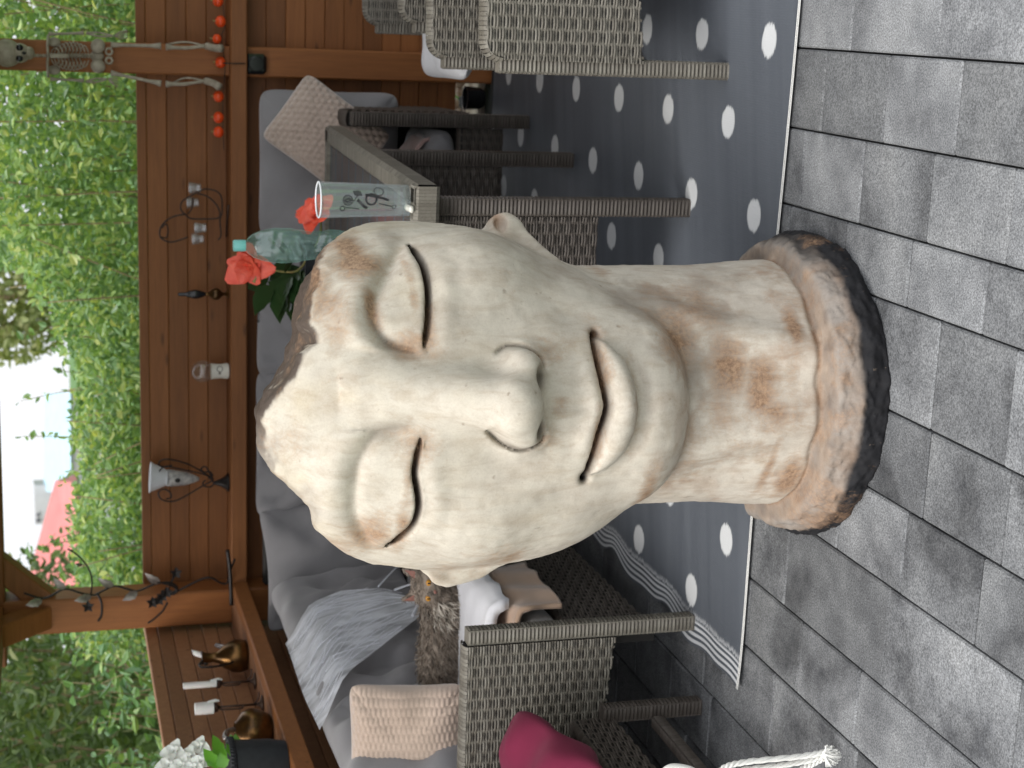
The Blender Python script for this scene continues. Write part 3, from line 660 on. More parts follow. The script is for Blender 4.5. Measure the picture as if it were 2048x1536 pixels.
    n_ = smin(n_, dell(Xs, Ys, Zs, (-.092, -.312, .784), (.036, .050, .038)), .032)
    g = smin(f[i0], n_, .045)
    d, p = dpoly(x[60:150, None], z[None, 150:255], ALA_R); g += (.006 * np.exp(-(d / .005) ** 2))[:, None, :].astype(np.float32)
    d, p = dpoly(x[60:150, None], z[None, 150:255], ALA_L); g += (.006 * np.exp(-(d / .005) ** 2))[:, None, :].astype(np.float32)
    for c, r in (((.010, -.352, .752), (.026, .034, .017)), ((-.088, -.350, .756), (.024, .034, .016))): g = smax(g, -dell(Xs, Ys, Zs, c, r), .008)
    f[i0] = g
    # ---- ears
    e = dell(X[150:], Y[:, 70:140], Z[:, :, 135:190], (.320, .015, .722), (.046, .055, .043))
    e = smax(e, -dell(X[150:], Y[:, 70:140], Z[:, :, 135:190], (.343, -.028, .740), (.024, .034, .012)), .008)
    e = smin(e, dcone(X[150:], Y[:, 70:140], Z[:, :, 135:190], [(.325, -.02, .705, .016), (.288, -.055, .672, .011), (.255, -.09, .645, .007)]), .015)
    f[150:, 70:140, 135:190] = smin(f[150:, 70:140, 135:190], e, .020)
    e = dell(X[:40], Y[:, 70:140], Z[:, :, 150:225], (-.384, .04, .850), (.030, .05, .098)); e = smin(e, dcone(X[:40], Y[:, 70:140], Z[:, :, 150:225], [(-.392, .0, .925, .014), (-.412, .01, .865, .014), (-.40, .0, .80, .011), (-.375, -.01, .755, .009)]), .02)
    e = smax(e, -dcone(X[:40], Y[:, 70:140], Z[:, :, 150:225], [(-.395, -.035, .92, .009), (-.398, -.035, .86, .010), (-.385, -.035, .79, .006)]), .006)
    f[:40, 70:140, 150:225] = smin(f[:40, 70:140, 150:225], e, .012)
    # ---- broken crown
    tx = np.array([-.50, -.40, -.384, -.371, -.368, -.343, -.312, -.27, -.23, -.189, -.148, -.103, -.068, -.02, .019, .068, .088, .105, .128, .178, .237, .297, .328, .345, .36, .42])
    tz = np.array([.96, .97, .99, 1.051, 1.102, 1.142, 1.171, 1.196, 1.199, 1.243, 1.277, 1.295, 1.290, 1.262, 1.225, 1.205, 1.172, 1.176, 1.190, 1.180, 1.153, 1.118, 1.085, 1.03, .96, .80])
    zt = np.interp(x, tx, tz).astype(np.float32)
    wob = (.003 * np.sin(x * 47 + 2) + .002 * np.sin(x * 111 + 1)).astype(np.float32)
    slope = (-.045 - .25 * sstep(-.02, -.2, x)).astype(np.float32)
    kz = np.exp(-((np.arange(-30, 31)) / 12.0) ** 2); kz /= kz.sum(); zsm = np.convolve(np.pad(zt, 30, mode='edge'), kz, 'valid').astype(np.float32) - .006
    yf = (.03 - .338 * .86 * np.sqrt(np.maximum(0, 1 - (x / .372) ** 2)))[:, None, None]; dy = sstep(yf + .05, yf + .17, Y)
    top = (Z - ((zt + wob)[:, None, None] * (1 - dy) + zsm[:, None, None] * dy) - slope[:, None, None] * (Y + .22)) * .85
    f = smax(f, top.astype(np.float32), .016)
    f = smax(f, Y - .19, .02)
    # ---- rough foot
    k = 36
    fb = (np.sqrt(((X + .012) / .338) ** 2 + ((Y - .06) / .386) ** 2) - (1.01 - 1.05 * np.maximum(Z[:, :, :k] - .035, 0) - .6 * np.maximum(.025 - Z[:, :, :k], 0))) * .34
    fb = smax(fb, Z[:, :, :k] - .104, .012); fb = smax(fb, Y - .2, .02)
    f[:, :, :k] = smin(f[:, :, :k], fb, .010)
    f = np.maximum(f, .0 - Z)
    f = f.astype(np.float32)
    V, Q = surface_nets(f, org, h)
    # ---- weathering of the surface
    P = V.copy(); cen = np.array([-.015, .06, 0]); nrm = V - cen; nrm[:, 2] *= .0; nrm /= np.linalg.norm(nrm, axis=1)[:, None] + 1e-6
    body = sstep(.085, .13, V[:, 2])
    face = np.exp(-((V[:, 0] + .03) / .3) ** 4) * sstep(.45, .6, V[:, 2]) * sstep(0, -.1, V[:, 1])
    amp = .0025 * fbm(P, 9, 3) * (1 - .6 * face) + .0012 * fbm(P, 60, 2, 5) * (1 - .5 * face)
    # foot: lumpy, streaked, cracked lip where the neck meets it
    ft = (1 - body)
    st = fbm(P * np.array([1, 1, 2.2]), 16, 4, 9)
    crown_ = sstep(-.05, -.01, V[:, 2] - np.interp(V[:, 0], tx, tz)) * sstep(-.30, -.1, V[:, 1] + .0 * V[:, 0])
    V[:, 2] += crown_ * (.016 * fbm(P, 15, 3, 41) + .008 * fbm(P, 45, 3, 43)); V[:, 2] = np.maximum(V[:, 2], 0)
    amp = amp + ft * (.011 * st + .006 * fbm(P * np.array([1, 1, 1.8]), 55, 3, 3))
    lip = np.exp(-((V[:, 2] - .107 - .010 * fbm(P * np.array([1, 1, 0]), 14, 2, 2)) / .007) ** 2)
    amp = amp - .007 * lip * sstep(.1, -.05, V[:, 1])
    V = V + nrm * amp[:, None]
    V[:, 2] = np.maximum(V[:, 2], 0)
    # ---- colour of the stone (patina, rust-brown stains, dark crevices, painted cheek shade, charred foot)
    xx, yy, zz = P.T; N_ = len(P)
    n1 = fbm(P, 7, 4, 11); n2 = fbm(P, 22, 4, 17); n3 = fbm(P * np.array([1, 1, .35]), 18, 3, 23)
    col = np.tile(np.array([.53, .482, .412]), (N_, 1))
    def blend(c, a):
        nonlocal col
        a = np.clip(a, 0, 1)[:, None]; col = col * (1 - a) + np.array(c) * a
    blend((.50, .42, .29), .6 * sstep(-.1, .5, n1) * sstep(.85, 1.1, zz))
    blend((.44, .36, .29), .6 * sstep(.0, .45, n2) * sstep(.62, .42, zz))
    blend((.38, .33, .28), .35 * sstep(.05, .5, n3))
    front = sstep(.05, -.1, yy)
    stains = [(.275, 1.085, .045, .03, .9), (.24, 1.075, .035, .05, .9), (.155, 1.062, .045, .016, .85), (.08, .985, .03, .05, .55), (.10, .955, .05, .012, .5), (-.115, .99, .04, .04, .5), (-.29, 1.06, .04, .045, .7),
              (-.275, 1.0, .05, .018, .6), (-.15, 1.0, .1, .010, .45), (.2, .985, .07, .010, .45), (.06, .725, .04, .05, .35), (-.115, .735, .04, .03, .4), (-.045, .705, .02, .02, .45), (.03, .615, .07, .012, .5), (-.10, .63, .06, .010, .45),
              (.10, .61, .03, .03, .45), (-.045, .555, .14, .018, .30), (.02, .31, .06, .05, .75), (-.02, .24, .07, .04, .85), (-.08, .22, .05, .04, .6), (.11, .16, .05, .02, .8), (.26, .53, .04, .02, .8), (-.22, .50, .06, .02, .6),
              (-.19, .20, .08, .012, .6), (.09, .43, .07, .05, .7), (.15, .36, .05, .06, .55), (-.40, .88, .03, .05, .8), (-.40, .80, .03, .04, .7), (-.36, .76, .03, .03, .6), (.18, 1.15, .08, .03, .5), (.0, .17, .12, .02, .35), (-.22, .145, .05, .03, .8), (.27, .14, .05, .03, .5), (-.1, 1.22, .05, .05, .3), (.14, 1.13, .06, .04, .5), (-.33, 1.12, .04, .06, .5), (.2, .80, .03, .03, .3), (-.35, .8, .03, .06, .4)]
    stain = np.zeros(N_)
    for sx, sz, rx, rz, s in stains:
        d = ((xx - sx + .012 * n2) / rx) ** 2 + ((zz - sz + .012 * n1) / rz) ** 2
        stain = np.maximum(stain, min(1, s * 1.25) * front * np.exp(-d * .8))
    for sx, sz, rx, rz, s in [(.17, .49, .06, .08, .85), (.06, .40, .10, .04, .75), (.12, .33, .09, .04, .6), (.22, .27, .05, .06, .45), (.29, .78, .03, .1, .45), (.25, .68, .06, .06, .45), (.30, 1.0, .03, .03, .6), (.07, 1.03, .02, .04, .6), (-.09, 1.05, .025, .04, .5), (-.28, .78, .06, .03, .2), (.0, .36, .04, .06, .4)]:
        d = ((xx - sx + .015 * n1) / rx) ** 2 + ((zz - sz + .015 * n2) / rz) ** 2
        blend((.26, .22, .18), s * .8 * front * sstep(.15, .8, np.exp(-d) * (1 + .8 * n2 + .4 * n3)))  # grey-brown stains, plus shade painted along the right cheek
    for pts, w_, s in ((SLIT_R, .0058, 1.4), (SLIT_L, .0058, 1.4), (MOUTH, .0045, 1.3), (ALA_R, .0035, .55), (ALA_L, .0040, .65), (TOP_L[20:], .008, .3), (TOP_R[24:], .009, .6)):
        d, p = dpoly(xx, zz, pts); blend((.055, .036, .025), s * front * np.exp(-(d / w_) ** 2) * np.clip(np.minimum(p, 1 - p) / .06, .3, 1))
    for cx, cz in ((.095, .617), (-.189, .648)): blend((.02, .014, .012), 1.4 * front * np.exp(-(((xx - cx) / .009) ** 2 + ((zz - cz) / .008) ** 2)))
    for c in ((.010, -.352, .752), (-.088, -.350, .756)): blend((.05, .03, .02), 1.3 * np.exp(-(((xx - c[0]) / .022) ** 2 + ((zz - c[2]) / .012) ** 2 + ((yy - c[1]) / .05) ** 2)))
    blend((.25, .12, .06), .7 * np.exp(-(((xx - .352) / .03) ** 2 + ((zz - .742) / .014) ** 2)) )
    stain = np.maximum(stain, front * .42 * sstep(-.05, .45, n1 + .3 * n2) * (sstep(.62, .45, zz) + .6 * sstep(1.0, 1.15, zz)))
    # pits
    pit = vnoise(P, 55, 31); blend((.24, .19, .15), .8 * sstep(.88, .96, pit) * front)
    # broken crown is raw and dark
    ztv = np.interp(xx, tx, tz); yfv = .03 - .338 * .86 * np.sqrt(np.maximum(0, 1 - (np.clip(xx, -.37, .37) / .372) ** 2))
    cr = sstep(.004, .03, yy - yfv + .012 * n2) * sstep(-.055, -.03, zz - ztv) * (.35 + .65 * sstep(-.2, -.02, xx))
    pass
    blend((.13, .09, .065), sstep(-.05, .08, yy) * .5 * sstep(.9, 1.1, zz))
    blend((.24, .15, .09), sstep(.97, 1.04, zz - .1 + .05 * n2) * sstep(.31, .345, np.abs(xx + .015)) * .5)
    # neck lip and foot
    blend((.22, .12, .06), .8 * np.exp(-((zz - .107 - .01 * n2) / .008) ** 2) * sstep(-.25, .3, n1 + .3))
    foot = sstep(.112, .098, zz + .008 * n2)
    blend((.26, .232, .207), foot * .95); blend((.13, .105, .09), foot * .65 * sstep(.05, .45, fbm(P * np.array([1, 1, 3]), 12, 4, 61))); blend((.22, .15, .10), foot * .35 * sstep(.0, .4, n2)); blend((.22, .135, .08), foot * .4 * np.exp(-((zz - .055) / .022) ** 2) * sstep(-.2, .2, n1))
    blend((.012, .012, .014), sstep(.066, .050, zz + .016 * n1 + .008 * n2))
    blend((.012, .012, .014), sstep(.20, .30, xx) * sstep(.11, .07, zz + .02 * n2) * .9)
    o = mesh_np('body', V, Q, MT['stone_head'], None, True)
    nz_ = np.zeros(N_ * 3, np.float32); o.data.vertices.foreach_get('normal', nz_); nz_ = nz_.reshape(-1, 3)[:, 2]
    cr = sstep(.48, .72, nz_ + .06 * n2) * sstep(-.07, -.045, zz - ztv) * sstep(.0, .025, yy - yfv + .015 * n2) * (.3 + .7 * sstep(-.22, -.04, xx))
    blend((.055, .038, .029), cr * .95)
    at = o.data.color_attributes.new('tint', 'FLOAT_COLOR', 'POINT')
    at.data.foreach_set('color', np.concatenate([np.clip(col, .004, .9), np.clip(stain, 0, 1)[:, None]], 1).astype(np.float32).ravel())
    return o
def stone_mat():
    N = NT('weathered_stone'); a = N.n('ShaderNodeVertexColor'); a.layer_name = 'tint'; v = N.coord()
    n = N.noise(v, 28, 6, .62); fine = N.noise(v, 240, 5, .7); st = N.noise(N.coord((1, 1, .25)), 40, 5, .6, .6)
    col = N.mix(1.0, a.outputs[0], N.ramp(n, [(.28, (.88, .865, .85)), (.5, (.98, .975, .97)), (.72, (1.05, 1.045, 1.03))]), 'MULTIPLY')
    col = N.mix(1.0, col, N.ramp(st, [(.3, (.86, .82, .78)), (.55, (1, 1, 1))]), 'MULTIPLY')
    col = N.mix(1.0, col, N.ramp(fine, [(.3, (.92, .91, .90)), (.55, (1.02, 1.02, 1.015))]), 'MULTIPLY')
    wash = N.noise(N.coord((1, 1, .45)), 34, 6, .65, .8); wash2 = N.noise(v, 130, 4, .65)
    fac = N.math('ADD', N.math('ADD', a.outputs['Alpha'], N.math('MULTIPLY', N.math('SUBTRACT', wash, .5), 1.1)), N.math('MULTIPLY', N.math('SUBTRACT', wash2, .5), .45))
    col = N.mix(N.ramp(fac, [(.18, 0.0), (.45, .35), (.85, .85)]), col, N.ramp(wash2, [(.35, (.17, .085, .042)), (.65, (.36, .22, .125))]))
    sp = N.ramp(N.noise(v, 75, 2, .5), [(.24, 1.0), (.29, 0.0)])
    col = N.mix(N.math('MULTIPLY', sp, .3), col, (.25, .19, .14))
    b = N.bsdf(col, .78, Specular_IOR_Level=.3); N.bump(b, N.math('ADD', N.math('MULTIPLY', n, .6), N.math('MULTIPLY', fine, .4)), .12, .006); return N.m
MT['stone_head'] = stone_mat()
st_root = thing('stone_head', 'large weathered pale stone face with closed eyes standing on the paving', 'sculpture', (0, 3.3, 0))
ob = statue(); ob.parent = st_root

# ================================================================ woven furniture
def weave(m, o, ux, uz, nn, L, z0f, z1f, px=.030, pz=.0150, amp=.0036, wd=.0030):
    """horizontal strand pairs over upright stakes; o: corner, ux/uz/nn unit axes; z0f/z1f(x) lower and upper bound"""
    zmin = min(z0f(0), z0f(L)); zmax = max(z1f(0), z1f(L), z1f(L / 2)); rows_ = int((zmax - zmin) / pz)
    st = max(4, int(L / (px / 4)))
    for r in range(rows_):
        for s in (-1, 1):
            zc = zmin + (r + .5) * pz + s * pz * .245 + rnd.uniform(-.0006, .0006)
            xs = [L * i / st for i in range(st + 1)]; xs = [q for q in xs if z0f(q) + .002 < zc < z1f(q) - .002]
            if len(xs) < 2: continue
            vs = []
            for q in xs:
                y_ = amp * math.cos(math.pi * q / px + r * math.pi); b = o + ux * q + nn * (y_ + .004)
                vs += [b + uz * (zc - wd) - nn * .0016, b + uz * (zc - wd * .4) + nn * .0006, b + uz * (zc + wd * .4) + nn * .0006, b + uz * (zc + wd) - nn * .0016]
            k = len(xs); m.add(vs, [(i * 4 + j, (i + 1) * 4 + j, (i + 1) * 4 + j + 1, i * 4 + j + 1) for i in range(k - 1) for j in range(3)])
    q = px / 2
    while q < L:
        a, b = z0f(q), z1f(q); n_ = max(2, int((b - a) / (pz / 1))); vs = []
        for i in range(n_ + 1):
            c = o + ux * q + uz * (a + (b - a) * i / n_) + nn * .003
            vs += [c - ux * .0035, c + nn * .001, c + ux * .0035]
        m.add(vs, [(i * 3 + j, i * 3 + j + 1, (i + 1) * 3 + j + 1, (i + 1) * 3 + j) for i in range(n_) for j in range(2)])
        q += px
def wrapped(m, p, q, w=.042, d=.042, pitch=.0105, tw=None):
    """square leg wound with strands"""
    p, q = Vector(p), Vector(q); ax = (q - p).normalized(); u = (tw or GX) - ax * (tw or GX).dot(ax); u.normalize(); v = ax.cross(u); n_ = int((q - p).length / pitch)
    for i in range(n_):
        c0 = p + (q - p) * (i / n_); c1 = p + (q - p) * ((i + .9) / n_); cm = (c0 + c1) / 2
        vs = []
        for c, g in ((c0, -.0025), (cm, .0), (c1, -.0025)):
            a, b = w / 2 + g, d / 2 + g; ch = .007
            for sx, sy in ((a - ch, b), (a, b - ch), (a, -b + ch), (a - ch, -b), (-a + ch, -b), (-a, -b + ch), (-a, b - ch), (-a + ch, b)): vs.append(c + u * sx + v * sy)
        m.add(vs, [(r * 8 + k, r * 8 + (k + 1) % 8, (r + 1) * 8 + (k + 1) % 8, (r + 1) * 8 + k) for r in range(2) for k in range(8)])
    m.add(*_core(p, q, u, v, w - .006, d - .006))
def _core(p, q, u, v, w, d):
    vs = [c + u * sx * w / 2 + v * sy * d / 2 for c in (p, q) for sx, sy in ((-1, -1), (1, -1), (1, 1), (-1, 1))]
    return vs, [(0, 1, 2, 3), (4, 5, 6, 7), (0, 1, 5, 4), (1, 2, 6, 5), (2, 3, 7, 6), (3, 0, 4, 7)]
UZ = Vector((0, 0, 1))
def rtop(z, sl=0.0, r=.045, x0=0.0):
    return lambda x: z + sl * x - (0 if x > r else r - math.sqrt(max(0, r * r - (r - x) ** 2)))
def panel(root, name, a0, a1, b, z0f, z1f, mat='rattan', thick=.05, face=-1, axis='a', round_top=True):
    """an upright woven panel with a dark core; axis 'a': runs along gx at gy=b, 'b': runs along gy at gx=b; a0,a1 run"""
    ux = GX if axis == 'a' else GY; nn = (GY if axis == 'a' else GX) * face; o = (G(a0, b) if axis == 'a' else G(b, a0)); L = a1 - a0
    m = MB(); z0, z1 = z0f(0), z1f(0); zz0, zz1 = z0f(L), z1f(L)
    e = .003; xs_ = [q for q in (0, .008, .018, .032, .05) if q < L] + [L]; k_ = len(xs_)
    vs = []
    for q in xs_: vs += [o + ux * min(max(q, e), L - e) + UZ * z - nn * t for z in (z0f(q) + e, z1f(q) - e) for t in (.0, thick)]
    fs_ = [(0, 1, 3, 2), (k_ * 4 - 4, k_ * 4 - 2, k_ * 4 - 1, k_ * 4 - 3)]
    for i in range(k_ - 1):
        p_, q_ = i * 4, i * 4 + 4; fs_ += [(p_, p_ + 2, q_ + 2, q_), (p_ + 1, q_ + 1, q_ + 3, p_ + 3), (p_ + 2, p_ + 3, q_ + 3, q_ + 2), (p_, q_, q_ + 1, p_ + 1)]
    m.add(vs, fs_); part = m.build(name, MT['core'], root)
    m = MB(); weave(m, o, ux, UZ, nn, L, z0f, z1f)
    # wound rim along the top edge
    pts_ = [(0.0, z1f(0))]; rr_ = .045
    if z1f(rr_) - z1f(0) > .02:
        pts_ = [(rr_ - rr_ * math.cos(t_), z1f(0) + rr_ * math.sin(t_)) for t_ in [i * math.pi / 2 / 7 for i in range(7)]] + [(rr_, z1f(rr_))]
    n0_ = max(3, int((L - pts_[-1][0]) / .011)); x0_ = pts_[-1][0]
    pts_ += [(x0_ + (L - x0_) * (i + 1) / n0_, z1f(x0_ + (L - x0_) * (i + 1) / n0_)) for i in range(n0_)]
    for (xa, za), (xb, zb) in zip(pts_[:-1], pts_[1:]):
        tx_ = (ux * (xb - xa) + UZ * (zb - za)); hw = tx_.length * .45; tx_.normalize(); up_ = (UZ * (xb - xa) - ux * (zb - za)).normalized()
        c = o + ux * (xa + xb) / 2 + UZ * ((za + zb) / 2) - up_ * .004 - nn * thick / 2; vs = []
        for s in range(7):
            th = math.pi * (s / 6); q_ = nn * math.cos(th) * (thick / 2 + .005) + up_ * math.sin(th) * .012; vs += [c + q_ + tx_ * hw, c + q_ - tx_ * hw]
        m.add(vs, [(s * 2, s * 2 + 1, s * 2 + 3, s * 2 + 2) for s in range(6)])
    o2 = m.build('weave', MT[mat], part, True, weld=False); o2['kind'] = 'stuff'
    return part
K = lambda v: (lambda x: v)
def woven_leg(root, a, b, z0, z1, mat='rattan', w=.042, tw=None):
    m = MB(); wrapped(m, G(a, b, z0), G(a, b, z1), w, w, tw=tw); o = m.build('leg', MT[mat], root, True, 40, weld=False)
    m = MB(); m.box(G(a, b, .006), (w * .8, w * .8, .012), .002, RG); m.build('foot_cap', MT['black'], o); return o
def cushion(name, c, ax, ay, an, sx, sy, t, mat, root=None, n=36, seed=0, wr=.006, pinch=.07, bump=None, tufts=None, power=4.0, rp=10.0):
    """stuffed pad: c centre, ax/ay half-axes directions, an normal"""
    rs_ = np.random.RandomState(seed + 50); ph = rs_.uniform(0, 6, 8); kk = rs_.uniform(5, 13, (4, 2))
    vs = []; N_ = n + 1; c, ax, ay, an = Vector(c), Vector(ax).normalized(), Vector(ay).normalized(), Vector(an).normalized()
    for side in (1, -1):
        for j in range(N_):
            for i in range(N_):
                u = -math.cos(math.pi * i / n); v = -math.cos(math.pi * j / n)
                pr = max(0, (1 - abs(u) ** power) * (1 - abs(v) ** power)) ** .5
                mm_ = max(abs(u), abs(v), 1e-6); rf = mm_ / (abs(u) ** rp + abs(v) ** rp) ** (1 / rp)
                X_ = sx * u * rf * (1 - pinch * (1 - v * v)); Y_ = sy * v * rf * (1 - pinch * (1 - u * u))
                h_ = t * pr
                wv = sum(math.sin(kk[q][0] * X_ / .3 + kk[q][1] * Y_ / .3 + ph[q]) for q in range(4)) * wr * .35
                rad = wr * 1.2 * math.sin(7 * math.atan2(v, u) + ph[5]) * min(1, (u * u + v * v)) 
                h_ += (wv + rad) * min(1, pr * 2.5)
                if tufts:
                    h0_ = h_
                    for (tu, tv) in tufts: h_ -= t * .75 * math.exp(-(((u - tu) * sx) ** 2 + ((v - tv) * sy) ** 2) / .0035) + t * .28 * math.exp(-((u - tu) * sx) ** 2 / .002) * math.exp(-((v - tv) * sy) ** 2 / .03) + t * .25 * math.exp(-((v - tv) * sy) ** 2 / .002) * math.exp(-((u - tu) * sx) ** 2 / .03)
                if tufts: h_ = max(h_, h0_ * .35)
                if bump and side == 1: h_ += bump(X_, Y_) * min(1, pr * 3)
                vs.append(c + ax * X_ + ay * Y_ + an * (side * max(h_, .0)))
    fs = []
    for s in (0, 1):
        b0 = s * N_ * N_
        for j in range(n):
            for i in range(n):
                q = (b0 + j * N_ + i, b0 + j * N_ + i + 1, b0 + (j + 1) * N_ + i + 1, b0 + (j + 1) * N_ + i); fs.append(q if s == 0 else q[::-1])
    m = MB(); m.add(vs, fs); return m.build(name, MT[mat], root, True)
# ---- corner sofa: left wing along the left wall, back wing under the back ledge
sofa = thing('corner_sofa', 'brown woven corner sofa running along the left and back half walls', 'sofa', G(-1.8, 5.6, 0), -YW)
panel(sofa, 'arm', -2.06, -1.508, 3.815, lambda x: .29 - .055 * x / .55, K(.645), 'rattan', .05)
woven_leg(sofa, -1.487, 3.838, 0, .640, 'rattan', .046)
panel(sofa, 'front_panel', 3.87, 5.56, -1.52, K(.10), K(.33), 'rattan_dk', .03, 1, 'b')
panel(sofa, 'front_panel', -1.50, -.262, 5.58, K(.10), K(.26), 'rattan_dk', .03)
panel(sofa, 'arm', 5.60, 6.12, -.215, lambda x: .22, lambda x: .655 + .02 * x, 'rattan_dk', .05, 1, 'b')
m = MB(); wrapped(m, G(-.236, 5.575, 0), G(-.236, 5.575, .65), .05, .05); m.build('leg', MT['rattan_dk'], sofa, True, 40, weld=False)
m = MB(); m.box(G(-1.80, 4.98, .31), (.54, 2.28, .05), .01, RG); m.build('seat_deck', MT['core'], sofa)
m = MB(); m.box(G(-.89, 5.87, .25), (1.24, .52, .03), .01, RG); m.build('seat_deck', MT['core'], sofa)
m = MB(); m.box(G(-1.17, 6.135, .52), (1.86, .04, .72), .01, RG); m.build('back_frame', MT['core'], sofa)
m = MB(); m.box(G(-2.085, 4.95, .50), (.03, 2.3, .72), .01, RG); m.build('back_frame', MT['core'], sofa)
for a, b in ((-1.54, 5.52), (-.27, 6.1)): woven_leg(sofa, a, b, 0, .1, 'rattan_dk')
# seat pads
for i, (b0, b1, lb) in enumerate(((3.875, 4.70, 'thick grey seat pad behind the woven sofa arm'), (4.71, 5.54, 'thick grey seat pad under the tabby cat'))):
    o = cushion('seat_pad', G(-1.795, (b0 + b1) / 2, .385), GX, GY, UZ, .285, (b1 - b0) / 2, .055, 'grey2', seed=i, power=10, pinch=.01, wr=.004); tag(o, lb, 'cushion', 'grey seat pads of the corner sofa')
for i, (a0, a1, lb) in enumerate(((-1.49, -.90, 'grey seat pad of the back sofa hidden behind the stone head'), (-.89, -.27, 'grey seat pad at the right end of the back sofa'))):
    o = cushion('seat_pad', G((a0 + a1) / 2, 5.80, .325), GX, GY, UZ, (a1 - a0) / 2, .235, .06, 'grey', seed=10 + i, power=10, pinch=.01, wr=.004); tag(o, lb, 'cushion', 'grey seat pads of the corner sofa')
# back pads of the back wing
lean = (UZ + GY * .16).normalized(); lnn = GX.cross(lean) * -1
if lnn.dot(GY) > 0: lnn = -lnn
bt = [(-.5, .35), (.5, .35), (-.5, -.4), (.5, -.4)]
for i, (a0, a1, zt, lb) in enumerate(((-.70, -.165, .905, 'smooth grey back cushion behind the green bottle and beige bobbled pillow'), (-1.24, -.68, .912, 'creased grey back cushion right of the peak of the stone head'), (-1.80, -1.22, .915, 'creased grey back cushion left of the peak of the stone head'))):
    o = cushion('back_cushion', G((a0 + a1) / 2, 6.03, zt - .255), GX, lean, lnn, (a1 - a0) / 2 + .012, .262, .075, 'grey', seed=20 + i, wr=.010 if i == 0 else .016, pinch=.025, tufts=None if i == 0 else [(-.55, .7), (.05, .75), (.6, .68)], n=44, power=6)
    tag(o, lb, 'cushion', 'grey back cushions of the corner sofa')
# corner pad, turned, with a pointed ear
d1 = (GX * .75 - GY * .66).normalized(); nn1 = (GX * .66 * -1 - GY * .75).normalized() * -1; nn1 = (-GY * .75 + GX * .66).normalized() * 1
o = cushion('back_cushion', G(-1.93, 5.86, .665), (GX * .8 + GY * .6).normalized(), (UZ + (GY * .6 - GX * .5) * .2).normalized(), (-GY * .8 + GX * .6).normalized(), .26, .255, .07, 'grey', seed=31, wr=.013, pinch=.10, n=44); tag(o, 'pointed grey cushion folded into the sofa corner under the metal vine', 'cushion', 'grey back cushions of the corner sofa')
leanL = (UZ - GX * .16).normalized(); nL = (GX + UZ * .16).normalized()
for i, (b0, b1, lb) in enumerate(((5.14, 5.72, 'tufted grey back cushion right of the white cobweb'), (4.57, 5.16, 'tufted grey back cushion draped with white cobweb'), (3.98, 4.56, 'tufted grey back cushion behind the beige ribbed pillow'))):
    o = cushion('back_cushion', G(-1.965, (b0 + b1) / 2, .662), GY, leanL, nL, (b1 - b0) / 2 + .02, .25, .085, 'grey', seed=40 + i, wr=.010, pinch=.035, tufts=[(-.42, .1), (.42, .1), (-.42, -.7), (.42, -.7)], n=52, power=5)
    tag(o, lb, 'cushion', 'grey back cushions of the corner sofa')
# pillows
pu = (G(-.089, 5.85, .760) - G(-.31, 5.85, .92)).normalized(); pv = (G(-.427, 5.85, .711) - G(-.31, 5.85, .92)); pv = (pv - pu * pv.dot(pu)).normalized(); pn = pu.cross(pv); pn = pn if pn.dot(GY) < 0 else -pn
pv = (pv + GY * -.25).normalized(); pn = pu.cross(pv); pn = pn if pn.dot(GY) < 0 else -pn
cc = G(-.205, 5.86, .84) + pv * .185
o = cushion('pillow', cc, pu, pv, pn, .145, .19, .06, 'beige', seed=60, n=90, wr=.004, pinch=.03, power=3.5, bump=lambda x, y: .013 * abs(math.sin(math.pi * (x / .026 + .5 * (math.floor(y / .021) % 2)))) ** .7 * abs(math.sin(math.pi * y / .021)) ** .7)
tag(o, 'beige bobbled pillow leaning in the right end of the sofa', 'pillow')
pn = (GX * .12 - GY * .95 + UZ * .25).normalized(); pu = UZ.cross(pn).normalized(); pu = pu if pu.dot(GX) > 0 else -pu; pv = pn.cross(pu); pv = pv if pv.z > 0 else -pv
o = cushion('pillow', on_b(815, 1488, 4.12), pu, pv, pn, .175, .165, .07, 'beige2', seed=61, n=100, wr=.005, pinch=.05, power=3.5, bump=lambda x, y: .0045 * abs(math.sin(math.pi * x / .024)) ** .6 + .0022 * math.sin(2 * math.pi * (y / .014 + .5 * (math.floor(x / .024) % 2))))
tag(o, 'beige ribbed pillow standing behind the left woven arm', 'pillow')
# ---- glass topped dining table
tb = thing('dining_table', 'brown woven dining table with a blue grey slatted top behind the stone head', 'table', G(-.75, 4.65, 0), -YW)
tA = (G(-.257, 5.36, 0) - G(-.333, 3.965, 0)).normalized(); tB = Vector((tA.y, -tA.x, 0)) * -1     # along, leftwards
def T(l, s, z): return G(-.333, 3.965, 0) + tA * l + tB * s + UZ * z
TL, TW, TZ = 1.40, .88, .77
m = MB(); rot = Matrix((tB, tA, UZ)).transposed()
def tbox(m, l0, l1, s0, s1, z0, z1, ch=.004): m.box(T((l0 + l1) / 2, (s0 + s1) / 2, (z0 + z1) / 2), (s1 - s0, l1 - l0, z1 - z0), ch, rot)
m = MB(); tbox(m, 0, TL, 0, TW, TZ - .058, TZ - .02, .004); m.build('frame', MT['core'], tb)
MT['slat'] = simple('blue_grey_slat', (.075, .092, .105), (.055, .068, .078), 4, .18, Specular_IOR_Level=.4)
k_ = 0
for l0 in np.arange(.055, TL - .13, .118):
    m = MB(); tbox(m, l0, l0 + .112, .055, TW - .055, TZ - .025, TZ - .006, .002); m.build('slat', MT['slat'], tb)
m = MB()
